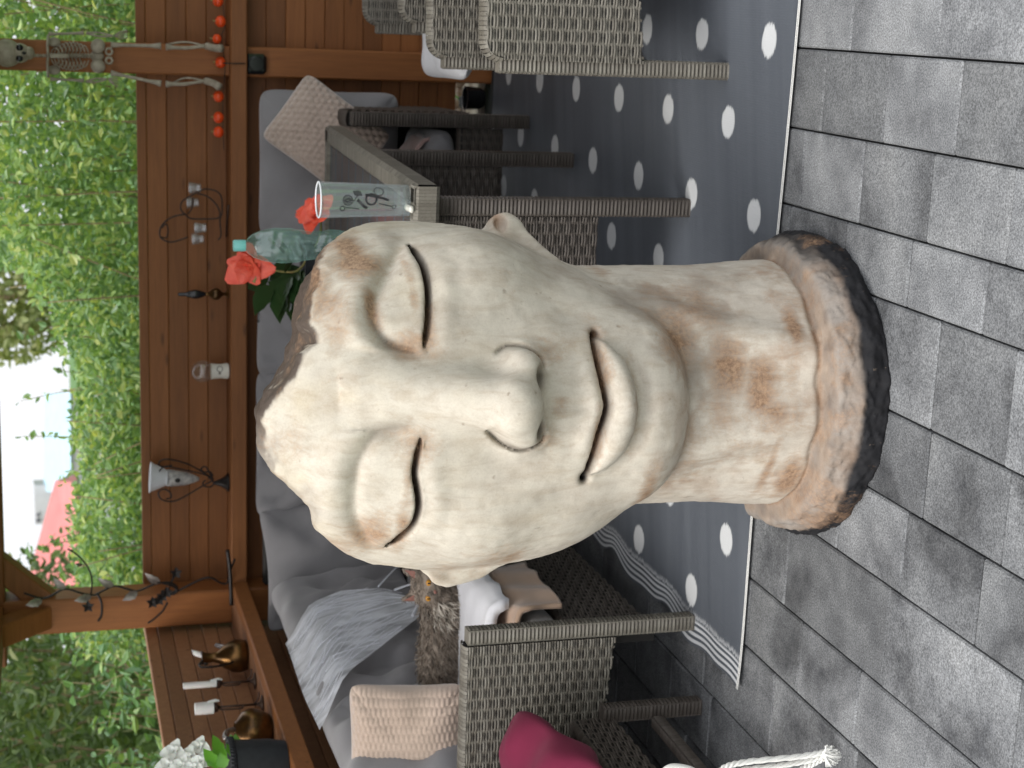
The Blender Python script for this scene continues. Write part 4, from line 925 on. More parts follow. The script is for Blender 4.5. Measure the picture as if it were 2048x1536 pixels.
for (p, q, nn) in ((T(0, 0, 0), T(TL, 0, 0), -tB), (T(0, 0, 0), T(0, TW, 0), -tA), (T(TL, 0, 0), T(TL, TW, 0), tA), (T(0, TW, 0), T(TL, TW, 0), tB)):
    d = (q - p).normalized(); L = (q - p).length; k = int(L / .0085)
    for i in range(k):                                     # strands wound across the rim
        c = p + d * (L * (i + .5) / k); hw = L / k * .47; vs = []
        for x_, z_ in ((-.055, TZ - .006), (-.045, TZ + .004), (-.008, TZ + .004), (.004, TZ - .006), (.004, TZ - .052), (-.004, TZ - .062)): vs += [c + nn * x_ + UZ * z_ + d * hw, c + nn * x_ + UZ * z_ - d * hw]
        m.add(vs, [(s * 2, s * 2 + 1, s * 2 + 3, s * 2 + 2) for s in range(5)])
o = m.build('woven_rim', MT['rattan'], tb, True, 35, weld=False); o['kind'] = 'stuff'
for l in (.075, 1.09):
    for s in (.06, .82):
        m = MB(); p = T(l, s, 0); wrapped(m, p, p + UZ * (TZ - .06), .05, .05, tw=tB); m.build('leg', MT['rattan_dk'], tb, True, 40, weld=False)
    pm = MB(); pm.add([T(l + t, s, z) for s, z in ((.085, .265), (.79, .275), (.79, .70), (.085, .70)) for t in (-.012, .012)], [(0, 2, 4, 6), (1, 7, 5, 3), (0, 1, 3, 2), (2, 3, 5, 4), (4, 5, 7, 6), (6, 7, 1, 0)]); part = pm.build('end_panel', MT['core'], tb)
    m = MB(); weave(m, T(l - .013, .085, 0), tB, UZ, -tA, .70, K(.262), K(.705)); o = m.build('weave', MT['rattan_dk'], part, True, weld=False); o['kind'] = 'stuff'
# ---- armchairs on the right
def armchair(a0, b0, width, lab, mat, near=True):
    r = thing('armchair', lab, 'chair', G(a0 + .3, b0 + width / 2, 0), -YW, 'woven armchairs facing the table')
    for b in (b0, b0 + width):
        panel(r, 'arm', a0 + .012, a0 + .56, b, lambda x: .235 + .06 * x / .55, rtop(.642, .01), mat, .05); woven_leg(r, a0 + .001, b + .025, 0, .604, mat, .044); woven_leg(r, a0 + .55, b + .025, 0, .5, mat, .044)
    panel(r, 'backrest', b0 + .02, b0 + width + .03, a0 + .53, K(.25), rtop(.88), mat, .05, -1, 'b')
    panel(r, 'seat_front', b0 + .05, b0 + width - .002, a0 + .03, K(.25), K(.36), mat, .03, -1, 'b')
    m = MB(); m.box(G(a0 + .29, b0 + width / 2 + .025, .35), (.5, width - .06, .03), .005, RG); m.build('seat_deck', MT['core'], r)
    return r
armchair(-.026, 3.815, .58, 'nearest pale woven armchair cut by the right edge beside the rug border', 'rattan')
o = cushion('seat_pad', G(.26, 4.12, .425), GX, GY, UZ, .29, .25, .055, 'grey2', seed=70, power=10, pinch=.01, wr=.003); tag(o, 'mauve grey pad on the nearest armchair at the right edge', 'cushion')
armchair(.072, 4.78, .58, 'farther woven armchair at the right edge standing before the timber wall', 'rattan')
o = cushion('seat_pad', G(.19, 5.09, .425), GX, GY, UZ, .275, .25, .052, 'whitecloth', seed=71, power=8, pinch=.01, wr=.006); tag(o, 'pale bluish white pad jutting from the farther armchair', 'cushion')
# ---- low woven stool with magenta cushion in the lower left
stl = thing('woven_stool', 'low woven stool in front of the sofa arm carrying the magenta cushion', 'stool', G(-1.98, 3.5, 0), -YW)
panel(stl, 'side_panel', 3.22, 3.775, -1.722, K(.245), K(.36), 'rattan_dk', .03, 1, 'b')
panel(stl, 'side_panel', -2.25, -1.74, 3.775, K(.245), K(.36), 'rattan_dk', .03, 1, 'a')
woven_leg(stl, -1.705, 3.775, 0, .28, 'rattan_dk', .046); woven_leg(stl, -1.735, 3.20, 0, .28, 'rattan_dk', .046); woven_leg(stl, -2.25, 3.775, 0, .28, 'rattan_dk', .046); woven_leg(stl, -2.25, 3.2, 0, .28, 'rattan_dk', .046)
m = MB(); wrapped(m, G(-1.73, 3.75, .13), G(-1.745, 3.22, .13), .036, .036, tw=UZ); m.build('stretcher', MT['rattan_dk'], stl, True, 40, weld=False)
m = MB(); m.box(G(-1.99, 3.49, .35), (.5, .52, .02), .004, RG); m.build('seat_deck', MT['core'], stl)
o = cushion('seat_pad', G(-1.985, 3.49, .395), GX, GY, UZ, .245, .28, .035, 'grey2', seed=72, power=10, pinch=.005, wr=.003); tag(o, 'thin grey pad on the low stool under the magenta cushion', 'cushion')
pn = (GX * .75 - GY * .1 + UZ * .75).normalized(); pu = GY; pv = pn.cross(pu).normalized()
o = cushion('cushion', G(-1.885, 3.475, .482), GX, (GY + UZ * .22).normalized(), (UZ - GY * .22).normalized(), .265, .275, .085, 'magenta', seed=73, wr=.012, pinch=.03, n=44, power=3.0, rp=5.0); tag(o, 'shiny magenta cushion lying on the low woven stool', 'cushion')

MT['frost'] = simple('frosted_white_glass', (.80, .82, .84), (.72, .74, .77), 12, .4)
MT['mottled'] = simple('mottled_silver', (.55, .52, .48), (.13, .13, .14), 45, .35)

# ================================================================ things on the table
tz = .772
bc = G(-.60, 4.93, tz)
bt = thing('plastic_bottle', 'empty pale green plastic bottle with teal cap on the table', 'bottle', bc)
prof = [(.0, .004), (.030, .002), (.044, .008), (.049, .03), (.0495, .055), (.046, .075), (.043, .095), (.0425, .108), (.045, .125), (.0495, .150), (.053, .18), (.0535, .21), (.051, .24), (.045, .268), (.036, .290), (.026, .304), (.018, .311), (.0145, .315), (.0145, .335)]
m = MB(); pr2 = []
for (r0, z0), (r1, z1) in zip(prof[1:-1], prof[2:]):
    for k in range(4): t = k / 4; pr2.append((r0 + (r1 - r0) * t, z0 + (z1 - z0) * t))
pr2.append(prof[-1])
nn_ = 64; vs = []
for r, z in pr2:
    for k in range(nn_):
        th = 2 * math.pi * k / nn_
        g = .0009 * math.sin(th * 3 + z * 150) * (1 if .02 < z < .24 else 0) * (1 + .6 * math.sin(z * 90)); vs.append(bc + Vector(((r + g) * math.cos(th), (r + g) * math.sin(th), z)))
rows_ = len(pr2)
fs = [(i * nn_ + k, i * nn_ + (k + 1) % nn_, (i + 1) * nn_ + (k + 1) % nn_, (i + 1) * nn_ + k) for i in range(rows_ - 1) for k in range(nn_)] + [tuple(range(nn_ - 1, -1, -1)), tuple((rows_ - 1) * nn_ + k for k in range(nn_))]
m.add(vs, fs); bo = m.build('bottle_body', MT['pet'], bt, True, 50)
m = MB(); m.lathe([(.0175, .314), (.0178, .32), (.0178, .348), (.016, .351), (.0, .351)], bc, 28); m.build('cap', MT['capteal'], bt, True, 40)
# big printed glass near the table corner
gc = G(-.376, 4.045, tz)
gl = thing('printed_glass', 'tall clear drinking glass with black printed pictures near the table corner', 'glass', gc)
Hg = .232; r0, r1 = .039, .046
prof = [(.0, .0), (r0, .0), (r0 + .0005, .01), (r1, Hg), (r1 - .0028, Hg + .001), (r0 - .002, .022), (.0, .020)]
m = MB(); m.lathe(prof, gc, 48); m.build('tumbler', MT['glass'], gl, True, 40)
m = MB(); m.tube([gc + Vector((r1 * math.cos(k * math.pi / 24) * .975, r1 * math.sin(k * math.pi / 24) * .975, Hg)) for k in range(49)], .0022, 6); m.build('rim', MT['frost'], gl, True)  # white tube paints in the bright rim of the clear glass
m = MB(); m.lathe([(.0, .001), (r0 - .003, .001), (r0 - .003, .014), (.0, .016)], gc, 32); m.build('thick_bottom', MT['glass'], gl, True, 40)
def gsurf(th, z, off=.0006): r = r0 + (r1 - r0) * z / Hg + off; return gc + Vector((r * math.cos(th), r * math.sin(th), z))
def gprint(pl, wd=.0012):
    for th, z in pl: pass
    m = MB(); vs = []
    for (t0, z0) in pl: vs.append((t0, z0))
    for (a, b) in zip(pl[:-1], pl[1:]):
        d = Vector((b[0] - a[0]) * .042 if False else ((b[0] - a[0]) * .042, b[1] - a[1])) if False else None
        dx, dz = (b[0] - a[0]) * .042, b[1] - a[1]; L = math.hypot(dx, dz) or 1; nx_, nz_ = -dz / L * wd, dx / L * wd
        m.add([gsurf(a[0] + nx_ / .042, a[1] + nz_), gsurf(b[0] + nx_ / .042, b[1] + nz_), gsurf(b[0] - nx_ / .042, b[1] - nz_), gsurf(a[0] - nx_ / .042, a[1] - nz_)], [(0, 1, 2, 3)])
    return m
TH = math.atan2(-gc.y, -gc.x)           # side turned to the viewer
pm = MB()
def addp(pl, wd):
    q = gprint(pl, wd); pm.add(q.v, q.f)
circ = lambda c, r, n=22: [(TH + c[0] + r / .042 * math.cos(2 * math.pi * k / n), c[1] + r * math.sin(2 * math.pi * k / n)) for k in range(n + 1)]
addp(circ((.05, .105), .0135), .0024)
for q in range(10): addp([(TH - .02 + .26 * math.cos(q * .628) * .35, .165 + .010 * math.sin(q * .628)), (TH - .02 + .26 * math.cos(q * .628 + 2.2), .165 + .014 * math.sin(q * .628 + 2.2))], .0009)
addp(circ((-.02, .165), .012), .001)
for q in range(5): addp([(TH + .25, .145 - q * .004), (TH + .55, .150 - q * .004)], .0014)
addp([(TH - .1, .150), (TH + .1, .145), (TH + .25, .14), (TH + .6, .138)], .0010)
addp([(TH + .32, .12), (TH + .12, .075), (TH + .0, .06)], .0030); addp([(TH + .02, .14), (TH - .35, .125), (TH - .5, .115)], .0036)
addp([(TH - .45, .17), (TH - .5, .145), (TH - .55, .135)], .0013); addp(circ((-.5, .178), .006), .0012)
addp(circ((.55, .085), .012), .001); addp([(TH - .2, .085), (TH - .4, .05)], .0014); addp(circ((-.42, .046), .005), .001)
pm.build('print', MT['ink'], gl)
# white knife handle laid by the glass
m = MB(); p = G(-.392, 4.0, tz + .008); m.box(p + UZ * .0, (.016, .07, .012), .004, RG); m.build('white_stick', MT['porcelain'], None)
tag(bpy.data.objects['white_stick'], 'short white stick lying on the table edge before the printed glass', 'stick')
# begonia in a pot, two red blooms
bg_c = G(-.66, 5.08, tz)
be = thing('potted_begonia', 'dark leaved potted begonia with two red blooms behind the bottle', 'plant', bg_c)
m = MB(); m.lathe([(.045, 0), (.06, .11), (.062, .115), (.055, .115), (.05, .105), (.0, .10)], bg_c, 24); m.build('pot', MT['pot'], be, True, 40)
def leafshape(m, base, d, nrm, L, W, n=8):
    d = Vector(d).normalized(); nrm = Vector(nrm); s = d.cross(nrm).normalized(); nrm = s.cross(d); vs = [Vector(base)]; k = n
    L_, R_ = [], []
    for i in range(1, k):
        t = i / k; w_ = W * math.sin(math.pi * t ** .75) * (1 + .12 * math.sin(i * 2.6)); c = Vector(base) + d * L * t - nrm * L * .18 * t * t
        L_.append(c + s * w_ + nrm * w_ * .3); R_.append(c - s * w_ + nrm * w_ * .3); vs.append(c)
    tip = Vector(base) + d * L - nrm * L * .2; o = len(vs); vs += L_ + R_ + [tip]; T_ = len(vs) - 1; fs = []
    for i in range(k - 1):
        c0 = i; c1 = i + 1
        if i == 0: fs += [(0, 1, o), (0, o + k - 1, 1)]
        else: fs += [(c0, c1, o + i, o + i - 1), (c0, o + k - 1 + i - 1, o + k - 1 + i, c1)]
    fs += [(k - 1, T_, o + k - 2), (k - 1, o + 2 * k - 3, T_)]
    m.add(vs, fs)
rb = random.Random(11)
for i in range(26):
    th = rb.uniform(1.9, 5.2); d = Vector((math.cos(th), math.sin(th) * .7, rb.uniform(.2, 1.2))).normalized(); b0 = bg_c + UZ * .10 + d * rb.uniform(.03, .14)
    m = MB(); leafshape(m, b0, d + Vector((0, 0, -.25)), UZ - Vector((0, .6, 0)), rb.uniform(.07, .12), rb.uniform(.03, .048)); m.build('leaf', MT['potleaf'], be, True)
def bloom(root, c, face, r, mat, n=11, seed=0, name='bloom'):
    rr = random.Random(seed); face = Vector(face).normalized(); u = face.orthogonal().normalized(); v = face.cross(u); part = None
    m = MB()
    for q in range(n):
        th = 2.4 * q; rad = r * (.28 + .72 * q / n); d = (u * math.cos(th) + v * math.sin(th)); up_ = face * (1.0 - .85 * q / n)
        base = Vector(c) - face * r * .25; L = rad * rr.uniform(.9, 1.15); k = 5; vs = []
        side = face.cross(d).normalized(); dirv = (d * (.35 + .75 * q / n) + up_ * .8).normalized()
        for a in range(k + 1):
            t = a / k; wv = L * .62 * math.sin(math.pi * min(1, .12 + t * .80)) ; cen = base + dirv * L * 1.15 * t + d * L * .22 * t * t + face * .05 * L * math.sin(5 * t)
            for b in (-1, -.5, 0, .5, 1): vs.append(cen + side * wv * b + (face * .5 - d * .5) * wv * .35 * (b * b) + face * L * .07 * math.sin(b * 6 + q * 2 + a * 1.5))
        m.add(vs, [(a * 5 + b, a * 5 + b + 1, (a + 1) * 5 + b + 1, (a + 1) * 5 + b) for a in range(k) for b in range(4)])
    return m.build(name, MT[mat], root, True, weld=False)
f1 = on_b(627, 425, 4.95); f2 = on_b(493, 533, 5.02)
bloom(be, f1, (.25, -.6, .6), .060, 'petal', 17, 1); bloom(be, f2, (-.3, -.8, .35), .062, 'petal', 17, 2)
m = MB(); m.tube(spl([bg_c + UZ * .10, (bg_c + f1) / 2 + UZ * .02, f1 - Vector((0, 0, .02))]), .004, 6); m.tube(spl([bg_c + UZ * .10, (bg_c + f2) / 2 - GX * .03, f2 - UZ * .02]), .004, 6); m.tube([f2 - UZ * .02, f2 - GX * .035 - UZ * .03, f2 - GX * .05 - UZ * .022], [.003, .004, .006], 6); m.build('stem', MT['stem'], be, True)

# ================================================================ things on the ledges
ZL = 1.002
B1 = 6.245
def px_line(pts, b, n=6, db=None):
    return spl([on_b(x, y, b + (db[i] if db else 0)) for i, (x, y) in enumerate(pts)], n)
# small tea-light lantern on a scrolled iron stand
c = on_b(452, 965, B1); c.z = ZL; root = thing('scroll_lamp', 'scrolled iron candle stand with a white glass cone on the back ledge', 'candle holder', c)
m = MB(); m.lathe([(.036, 0), (.036, .006), (.026, .014), (.016, .03), (.009, .05), (.006, .058)], c, 16); m.build('foot', MT['iron'], root, True, 40)
top = on_b(305, 958, B1)
ax_ = on_b(420, 962, B1); 
m = MB(); m.tube(px_line([(427, 958), (405, 948), (350, 936), (335, 932), (322, 938), (318, 945)], B1 - .03), .0028, 6)
m.tube(px_line([(427, 960), (400, 975), (360, 998), (340, 1003), (322, 998), (317, 985), (328, 978), (340, 985), (342, 995), (332, 998)], B1 - .03), .003, 6)
m.tube(px_line([(425, 957), (412, 934), (402, 938), (408, 944), (420, 944), (426, 952)], B1 - .02), .003, 6)
m.tube(px_line([(417, 955), (424, 960), (427, 968), (420, 974), (408, 972), (406, 965), (412, 960)], B1 - .02), .003, 6)
m.tube(px_line([(427, 958), (380, 930), (340, 919), (322, 921), (318, 930), (330, 934), (345, 930)], B1 + .02), .003, 6)
m.build('scroll', MT['iron'], root, True)
axis = (top - ax_).normalized()
p0 = on_b(398, 958, B1); L = (on_b(300, 955, B1) - p0).length
m = MB(); m.lathe([(.006, 0), (.014, .02), (.024, .05), (.030, L * .55), (.031, L * .68), (.034, L * .70), (.058, L * .98), (.062, L), (.055, L * .97), (.028, L * .69), (.02, .05), (.0, .02)], p0, 28, axis); m.build('cone', MT['frost'], root, True, 45)
m = MB(); m.lathe([(.007, .0), (.016, .02), (.0265, .05), (.033, L * .55), (.0335, L * .66)], p0, 28, axis); m.build('patterned_body', MT['mottled'], root, True)
m = MB(); m.ell(p0 + axis * L * .45 - GY * .031, (.009, .004, .011), 12, 8); m.build('dark_motif', MT['iron'], root, True)
# globe on a porcelain cup
c = on_b(450, 742, B1); c.z = ZL; root = thing('glass_globe', 'small glass globe on a white porcelain base on the back ledge', 'ornament', c)
m = MB(); m.lathe([(.030, 0), (.032, .006), (.028, .03), (.031, .062), (.033, .068), (.0, .07)], c, 28); m.build('base', MT['porcelain'], root, True, 40)
m = MB(); m.ell(c + UZ * .100, (.042, .042, .044), 32, 20); m.build('globe', MT['bubble'], root, True)
m = MB(); cc_ = c + Vector((-c.x, -c.y, 0)).normalized() * .0305 + UZ * .036; t_ = UZ.cross(Vector((c.x, c.y, 0))).normalized()
m.tube([cc_ + (t_ * math.cos(k * .314) + UZ * math.sin(k * .314)) * .011 + t_ * -.008 for k in range(21)], .0014, 5)
m.tube([cc_ + t_ * .004, cc_ + t_ * .014], .0013, 5); m.tube([cc_ + t_ * .009 - UZ * .006, cc_ + t_ * .009 + UZ * .006], .0013, 5); m.build('symbol', MT['rust'], root, True)
# small dark glass perfume flask
c = on_b(445, 588, B1); c.z = ZL; root = thing('dark_flask', 'slim dark glass flask with a brown belly on the back ledge', 'flask', c)
m = MB(); m.lathe([(.020, 0), (.018, .004), (.006, .012), (.007, .022), (.021, .036), (.024, .048), (.018, .062), (.008, .074), (.006, .085)], c, 24); m.build('belly', MT['brassdk'], root, True, 40)
m = MB(); m.lathe([(.006, .085), (.011, .096), (.017, .115), (.018, .128), (.013, .15), (.007, .165), (.008, .178), (.006, .19), (.0, .193)], c, 24); m.build('stopper', MT['black'], root, True, 40)
# wire stand with four small glasses
c = on_b(445, 440, B1); c.z = ZL; root = thing('wire_stand', 'curled brown wire stand holding ribbed tea glasses on the ledge', 'candle holder', c)
m = MB()
m.tube(px_line([(436, 480), (442, 470), (440, 440), (444, 425), (443, 395), (432, 382), (410, 378), (396, 384), (375, 395), (363, 405), (362, 420), (372, 430), (382, 437), (410, 438), (436, 436), (440, 425), (432, 408), (415, 393), (395, 387)], B1 - .01), .0035, 7)
m.tube(px_line([(372, 428), (345, 434), (328, 446), (320, 460), (322, 476), (340, 484), (360, 480), (376, 474)], B1 - .015), .0035, 7)
m.tube(px_line([(322, 474), (333, 475), (336, 460), (332, 448), (324, 456)], B1 + .01), .003, 7); m.tube(px_line([(386, 395), (384, 415), (376, 428)], B1 - .02), .003, 7)
m.tube([G(-.60, 6.20, ZL + .003), G(-.66, 6.25, ZL + .003), G(-.73, 6.28, ZL + .003)], .004, 7); m.build('wire', MT['rust'], root, True)
for (x, y, db) in ((402, 376, 0), (398, 405, .03), (413, 456, -.02), (408, 478, .0)):
    p = on_b(x, y, B1 + db); m = MB(); prof = [(.012, 0), (.0155, .005), (.018, .035), (.0165, .0355), (.012, .006), (.0, .005)]
    prof = [(.013, 0), (.018, .004), (.016, .018), (.0195, .022), (.0215, .045), (.020, .045), (.013, .008), (.0, .006)]
    m.lathe(prof, p, 20); m.build('tea_glass', MT['glass'], root, True, 40)
# ---- left ledge
ZS = 1.0
def left(x, y, a=-2.2): p = on_a(x, y, a); p.z = ZS; return p
c = left(500, 1310); root = thing('brass_jug', 'old brass jug with long handle and pale candle on the left ledge', 'jug', c)
m = MB(); m.lathe([(.05, 0), (.055, .004), (.062, .03), (.058, .055), (.042, .085), (.022, .105), (.017, .125), (.02, .15), (.028, .165), (.025, .166), (.0, .15)], c, 28); m.build('body', MT['brassdk'], root, True, 40)
m = MB(); ctr = c + UZ * .16; m.tube(spl([ctr - GY * .02, ctr - GY * .05 + UZ * .015, ctr - GY * .085 + UZ * .012, ctr - GY * .09 - UZ * .03, ctr - GY * .075 - UZ * .08, c + UZ * .055 - GY * .055]), .004, 7)
m.tube(spl([ctr - GY * .085 + UZ * .012, ctr - GY * .06 + UZ * .02, ctr - GY * .05, ctr - GY * .06 - UZ * .012, ctr - GY * .07]), .003, 6); m.build('handle', MT['iron'], root, True)
m = MB(); m.tube([c + UZ * .045 + GY * .055, c + UZ * .07 + GY * .09, c + UZ * .10 + GY * .125], [.016, .013, .008], 10); m.build('spout', MT['silver'], root, True)
m = MB(); m.tube([ctr + GY * .022 - UZ * .005, ctr + GY * .055 + UZ * .022, ctr + GY * .085 + UZ * .03], [.010, .010, .003], 10); m.build('candle_stub', MT['wax'], root, True)
for (x, y, hs_, ch, r_, lab) in ((505, 1362, .135, .115, .0115, 'iron candlestick with a tall white candle on the left ledge'), (520, 1408, .165, .062, .021, 'iron candlestick with a short thick white candle on the left ledge')):
    c = left(x, y); root = thing('candlestick', lab, 'candlestick', c)
    m = MB(); m.lathe([(.03, 0), (.031, .003), (.01, .008), (.004, .02)], c, 18); m.tube([c + UZ * .01, c + UZ * hs_], .004, 7)
    m.tube(spl([c + UZ * (hs_ - .02), c + UZ * (hs_ - .025) - GY * .022, c + UZ * (hs_ * .5) - GY * .024, c + UZ * (hs_ * .42) - GY * .018, c + UZ * (hs_ * .4)]), .003, 6)
    m.tube(spl([c + UZ * .03, c + UZ * .015 + GX * .02, c + GX * .045 + UZ * .012]), .003, 6); m.build('stem', MT['rust'], root, True)
    m = MB(); m.lathe([(.006, hs_ - .02), (.016, hs_ - .012), (.018, hs_), (.0, hs_ - .002)], c, 16); m.build('cup', MT['rust'], root, True, 40)
    m = MB(); m.lathe([(r_, hs_), (r_ * 1.03, hs_ + ch * .5), (r_ * .98, hs_ + ch), (r_ * .7, hs_ + ch - .004), (.0, hs_ + ch - .006)], c, 18)
    m.tube([c + UZ * (hs_ + .02) + GX * r_, c + UZ * (hs_ - .005) + GX * (r_ + .004), c + UZ * (hs_ - .02) + GX * (r_ + .002)], [.004, .006, .003], 7); m.build('candle', MT['wax'], root, True, 40)
c = left(548, 1462); root = thing('brass_vase', 'round dark brass pot with a shiny rim on the left ledge', 'pot', c)
m = MB(); m.lathe([(.05, 0), (.055, .004), (.075, .035), (.08, .065), (.068, .095), (.045, .112), (.04, .118), (.036, .114), (.0, .10)], c, 30); m.build('body', MT['brassdk'], root, True, 40)
m = MB(); m.tube(spl([c + UZ * .10 + GY * .045, c + UZ * .135 + GY * .03, c + UZ * .15, c + UZ * .15 - GY * .03]), [.009] * 25, 8); m.build('rim_handle', MT['silver'], root, True)
c = left(600, 1535, -2.17); root = thing('flower_planter', 'dark planter with white blossoms in the lower left corner of the ledge', 'plant', c)
m = MB(); m.lathe([(.085, 0), (.095, .05), (.10, .155), (.106, .16), (.106, .175), (.096, .175), (.09, .15), (.0, .14)], c, 28); m.build('planter', MT['pot'], root, True, 40)
m = MB()
for k in range(60): th = 2 * math.pi * k / 60; m.tube([c + Vector((.107 * math.cos(th), .107 * math.sin(th), .158)), c + Vector((.109 * math.cos(th + .06), .109 * math.sin(th + .06), .176))], .0028, 5)
o = m.build('corded_rim', MT['pot'], root, True); o['kind'] = 'stuff'
rb = random.Random(5)
for i, (x, y) in enumerate([(345, 1500), (372, 1512), (395, 1492), (360, 1530), (400, 1520), (335, 1528), (382, 1534)]):
    bloom(root, on_a(x, y, -2.10 - .02 * (i % 3)), (.5, -.7, .4), .034, 'petalw', 9, 20 + i)
for i, (x0, y0, x1, y1) in enumerate([(455, 1520, 418, 1470), (470, 1515, 455, 1466), (475, 1525, 478, 1482), (440, 1535, 405, 1500), (430, 1536, 425, 1495), (470, 1500, 470, 1470), (450, 1536, 440, 1508)]):
    p, q = on_a(x0, y0, -2.12), on_a(x1, y1, -2.08); m = MB(); leafshape(m, p, q - p, Vector((0, -1, .3)), (q - p).length * 1.1, .020); m.build('leaf', MT['freshleaf'], root, True)

# ================================================================ metal vine around the corner post
c = G(-2.16, 6.15, ZL); vine = thing('metal_vine', 'dark wrought metal vine with leaves climbing the corner post', 'ornament', c)
BV = 6.14
m = MB(); m.tube(px_line([(470, 1118), (463, 1135), (455, 1165), (440, 1165), (420, 1155), (395, 1162), (350, 1185), (335, 1192), (355, 1177), (342, 1166), (320, 1166), (300, 1172), (275, 1182), (255, 1178), (230, 1172), (205, 1182), (190, 1190), (165, 1187), (130, 1178), (100, 1193), (80, 1196), (48, 1186)], BV, 5), .0042, 7)
m.tube(px_line([(182, 1188), (184, 1160), (176, 1135), (160, 1115), (145, 1103), (135, 1098)], BV, 5), .0035, 7); m.tube(px_line([(194, 1186), (203, 1205), (203, 1230), (196, 1242)], BV - .02, 5), .005, 7)
m.tube(px_line([(335, 1205), (325, 1222), (308, 1238), (296, 1246)], BV - .02, 5), .004, 7); m.tube(px_line([(335, 1192), (338, 1176), (345, 1160), (352, 1144)], BV, 5), .003, 7); m.tube(px_line([(300, 1165), (318, 1165), (345, 1172), (354, 1182), (345, 1190)], BV - .01, 5), .004, 7)
m.tube(px_line([(455, 1100), (460, 1140), (462, 1180), (463, 1210)], BV - .02, 5), .008, 7); m.build('stem', MT['iron'], vine, True)
for (x0, y0, x1, y1) in ((130, 1178, 106, 1158), (85, 1200, 52, 1212), (228, 1172, 196, 1160), (183, 1192, 150, 1203), (275, 1183, 246, 1202), (320, 1166, 290, 1150), (165, 1130, 152, 1128)):
    p, q = on_b(x0, y0, BV - .01), on_b(x1, y1, BV - .03); m = MB(); leafshape(m, p, q - p, -GY + UZ * .3, (q - p).length, .017 if abs(x1 - x0) > 20 else .008); m.build('leaf', MT['metalleaf'], vine, True)
for (x, y) in ((325, 1192), (318, 1200), (305, 1205), (176, 1213), (352, 1146), (333, 1185)):
    m = MB(); p = on_b(x, y, BV - .02)
    for k in range(5):
        d = Vector((math.cos(k * 1.26), -.4, math.sin(k * 1.26))); leafshape(m, p, d, -GY, .026, .008, 5)
    m.build('flower', MT['iron'], vine, True)

# ================================================================ toy skeleton hung on the right post
BS = 6.19
c = on_b(100, 108, BS); sk = thing('toy_skeleton', 'small plastic skeleton hanging on the right timber post', 'skeleton', c)
def P_(x, y, d=0.0): return on_b(x, y, BS + d)
m = MB(); q = P_(14, 106); m.ell(q, (.050, .048, .052), 20, 14); q2 = P_(40, 106, -.012); m.ell(q2, (.036, .034, .036), 16, 10); m.ell(P_(58, 106, -.012), (.024, .026, .020), 14, 8); m.build('skull', MT['bone'], sk, True)
for y in (95, 117): m = MB(); m.ell(P_(39, y, -.041), (.012, .010, .013), 12, 8); m.build('eye_socket', MT['black'], sk, True)
m = MB(); m.ell(P_(48, 106, -.045), (.006, .006, .008), 8, 6); m.build('nose_hole', MT['black'], sk, True)
m = MB()
for i in range(22): x = 70 + i * 5.6; m.ell(P_(x, 111 + .02 * i, .0), (.010 if i > 5 else .007, .009, .0052), 8, 6)
m.build('spine', MT['bone'], sk, True)
m = MB()
for i in range(9):
    x = 100 + i * 7.2; wd = [.030, .038, .044, .048, .050, .050, .048, .044, .038][i]; cen = P_(x, 112)
    for s in (-1, 1):
        pts = [cen + GX * s * wd * math.sin(t) * 1.0 + GY * (-.035 * (1 - math.cos(t)) + .01) - UZ * .012 * t for t in [k * math.pi / 8 for k in range(8)]]
        m.tube(pts, .0028, 5)
m.box(P_(118, 112, -.06), (.016, .006, .065), .002); m.build('ribcage', MT['bone'], sk, True)
m = MB()
for s, y in ((1, 78), (-1, 146)): m.tube(spl([P_(96, 110, -.04), P_(95, 110 + (y - 110) * .6, -.03), P_(97, y - s * 8, -.01)]), .005, 6); m.ell(P_(108, y + s * 6, .02), (.018, .006, .024), 10, 6)
m.build('shoulder_girdle', MT['bone'], sk, True)
m = MB()
for s in (-1, 1):
    m.ell(P_(196, 112 - s * 20, .0), (.028, .014, .026), 12, 8, Matrix.Rotation(s * .5, 3, 'Y')); m.tube([P_(218, 112 - s * 9, -.01) + (GX * math.cos(k * .785) + UZ * math.sin(k * .785)) * .012 for k in range(9)], .0045, 6)
m.ell(P_(194, 112, .01), (.02, .012, .026), 10, 8); m.build('pelvis', MT['bone'], sk, True)
def limb(name, pts, rr, sub=None):
    m = MB(); m.tube(spl(pts, 6), np.interp(np.linspace(0, 1, 6 * (len(pts) - 1) + 1), np.linspace(0, 1, len(rr)), rr).tolist(), 8); return m.build(name, MT['bone'], sk, True)
for s, A in ((1, [(97, 68), (168, 66), (172, 66), (226, 72), (255, 68)]), (-1, [(100, 158), (168, 161), (172, 163), (214, 158), (236, 165)])):
    (x0, y0), (x1, y1), (x2, y2), (x3, y3), (x4, y4) = A
    limb('upper_arm', [P_(x0, y0), P_((x0 + x1) / 2, (y0 + y1) / 2), P_(x1, y1)], [.009, .005, .0045, .005, .009])
    for off in (-3.5, 3.5): limb('forearm', [P_(x2, y2), P_((x2 + x3) / 2, (y2 + y3) / 2 + off), P_(x3, y3)], [.005, .0032, .004])
    m = MB()
    for k in range(4): m.tube(spl([P_(x3 + 2, y3), P_((x3 + x4) / 2, (y3 + y4) / 2 + (k - 1.5) * 4, -.005), P_(x4, y4 + (k - 1.5) * 5, -.012)], 4), .0024, 5)
    m.tube([P_(x3 + 2, y3), P_(x3 + 14, y3 - s * 9, -.01)], .0024, 5); m.build('hand', MT['bone'], sk, True)
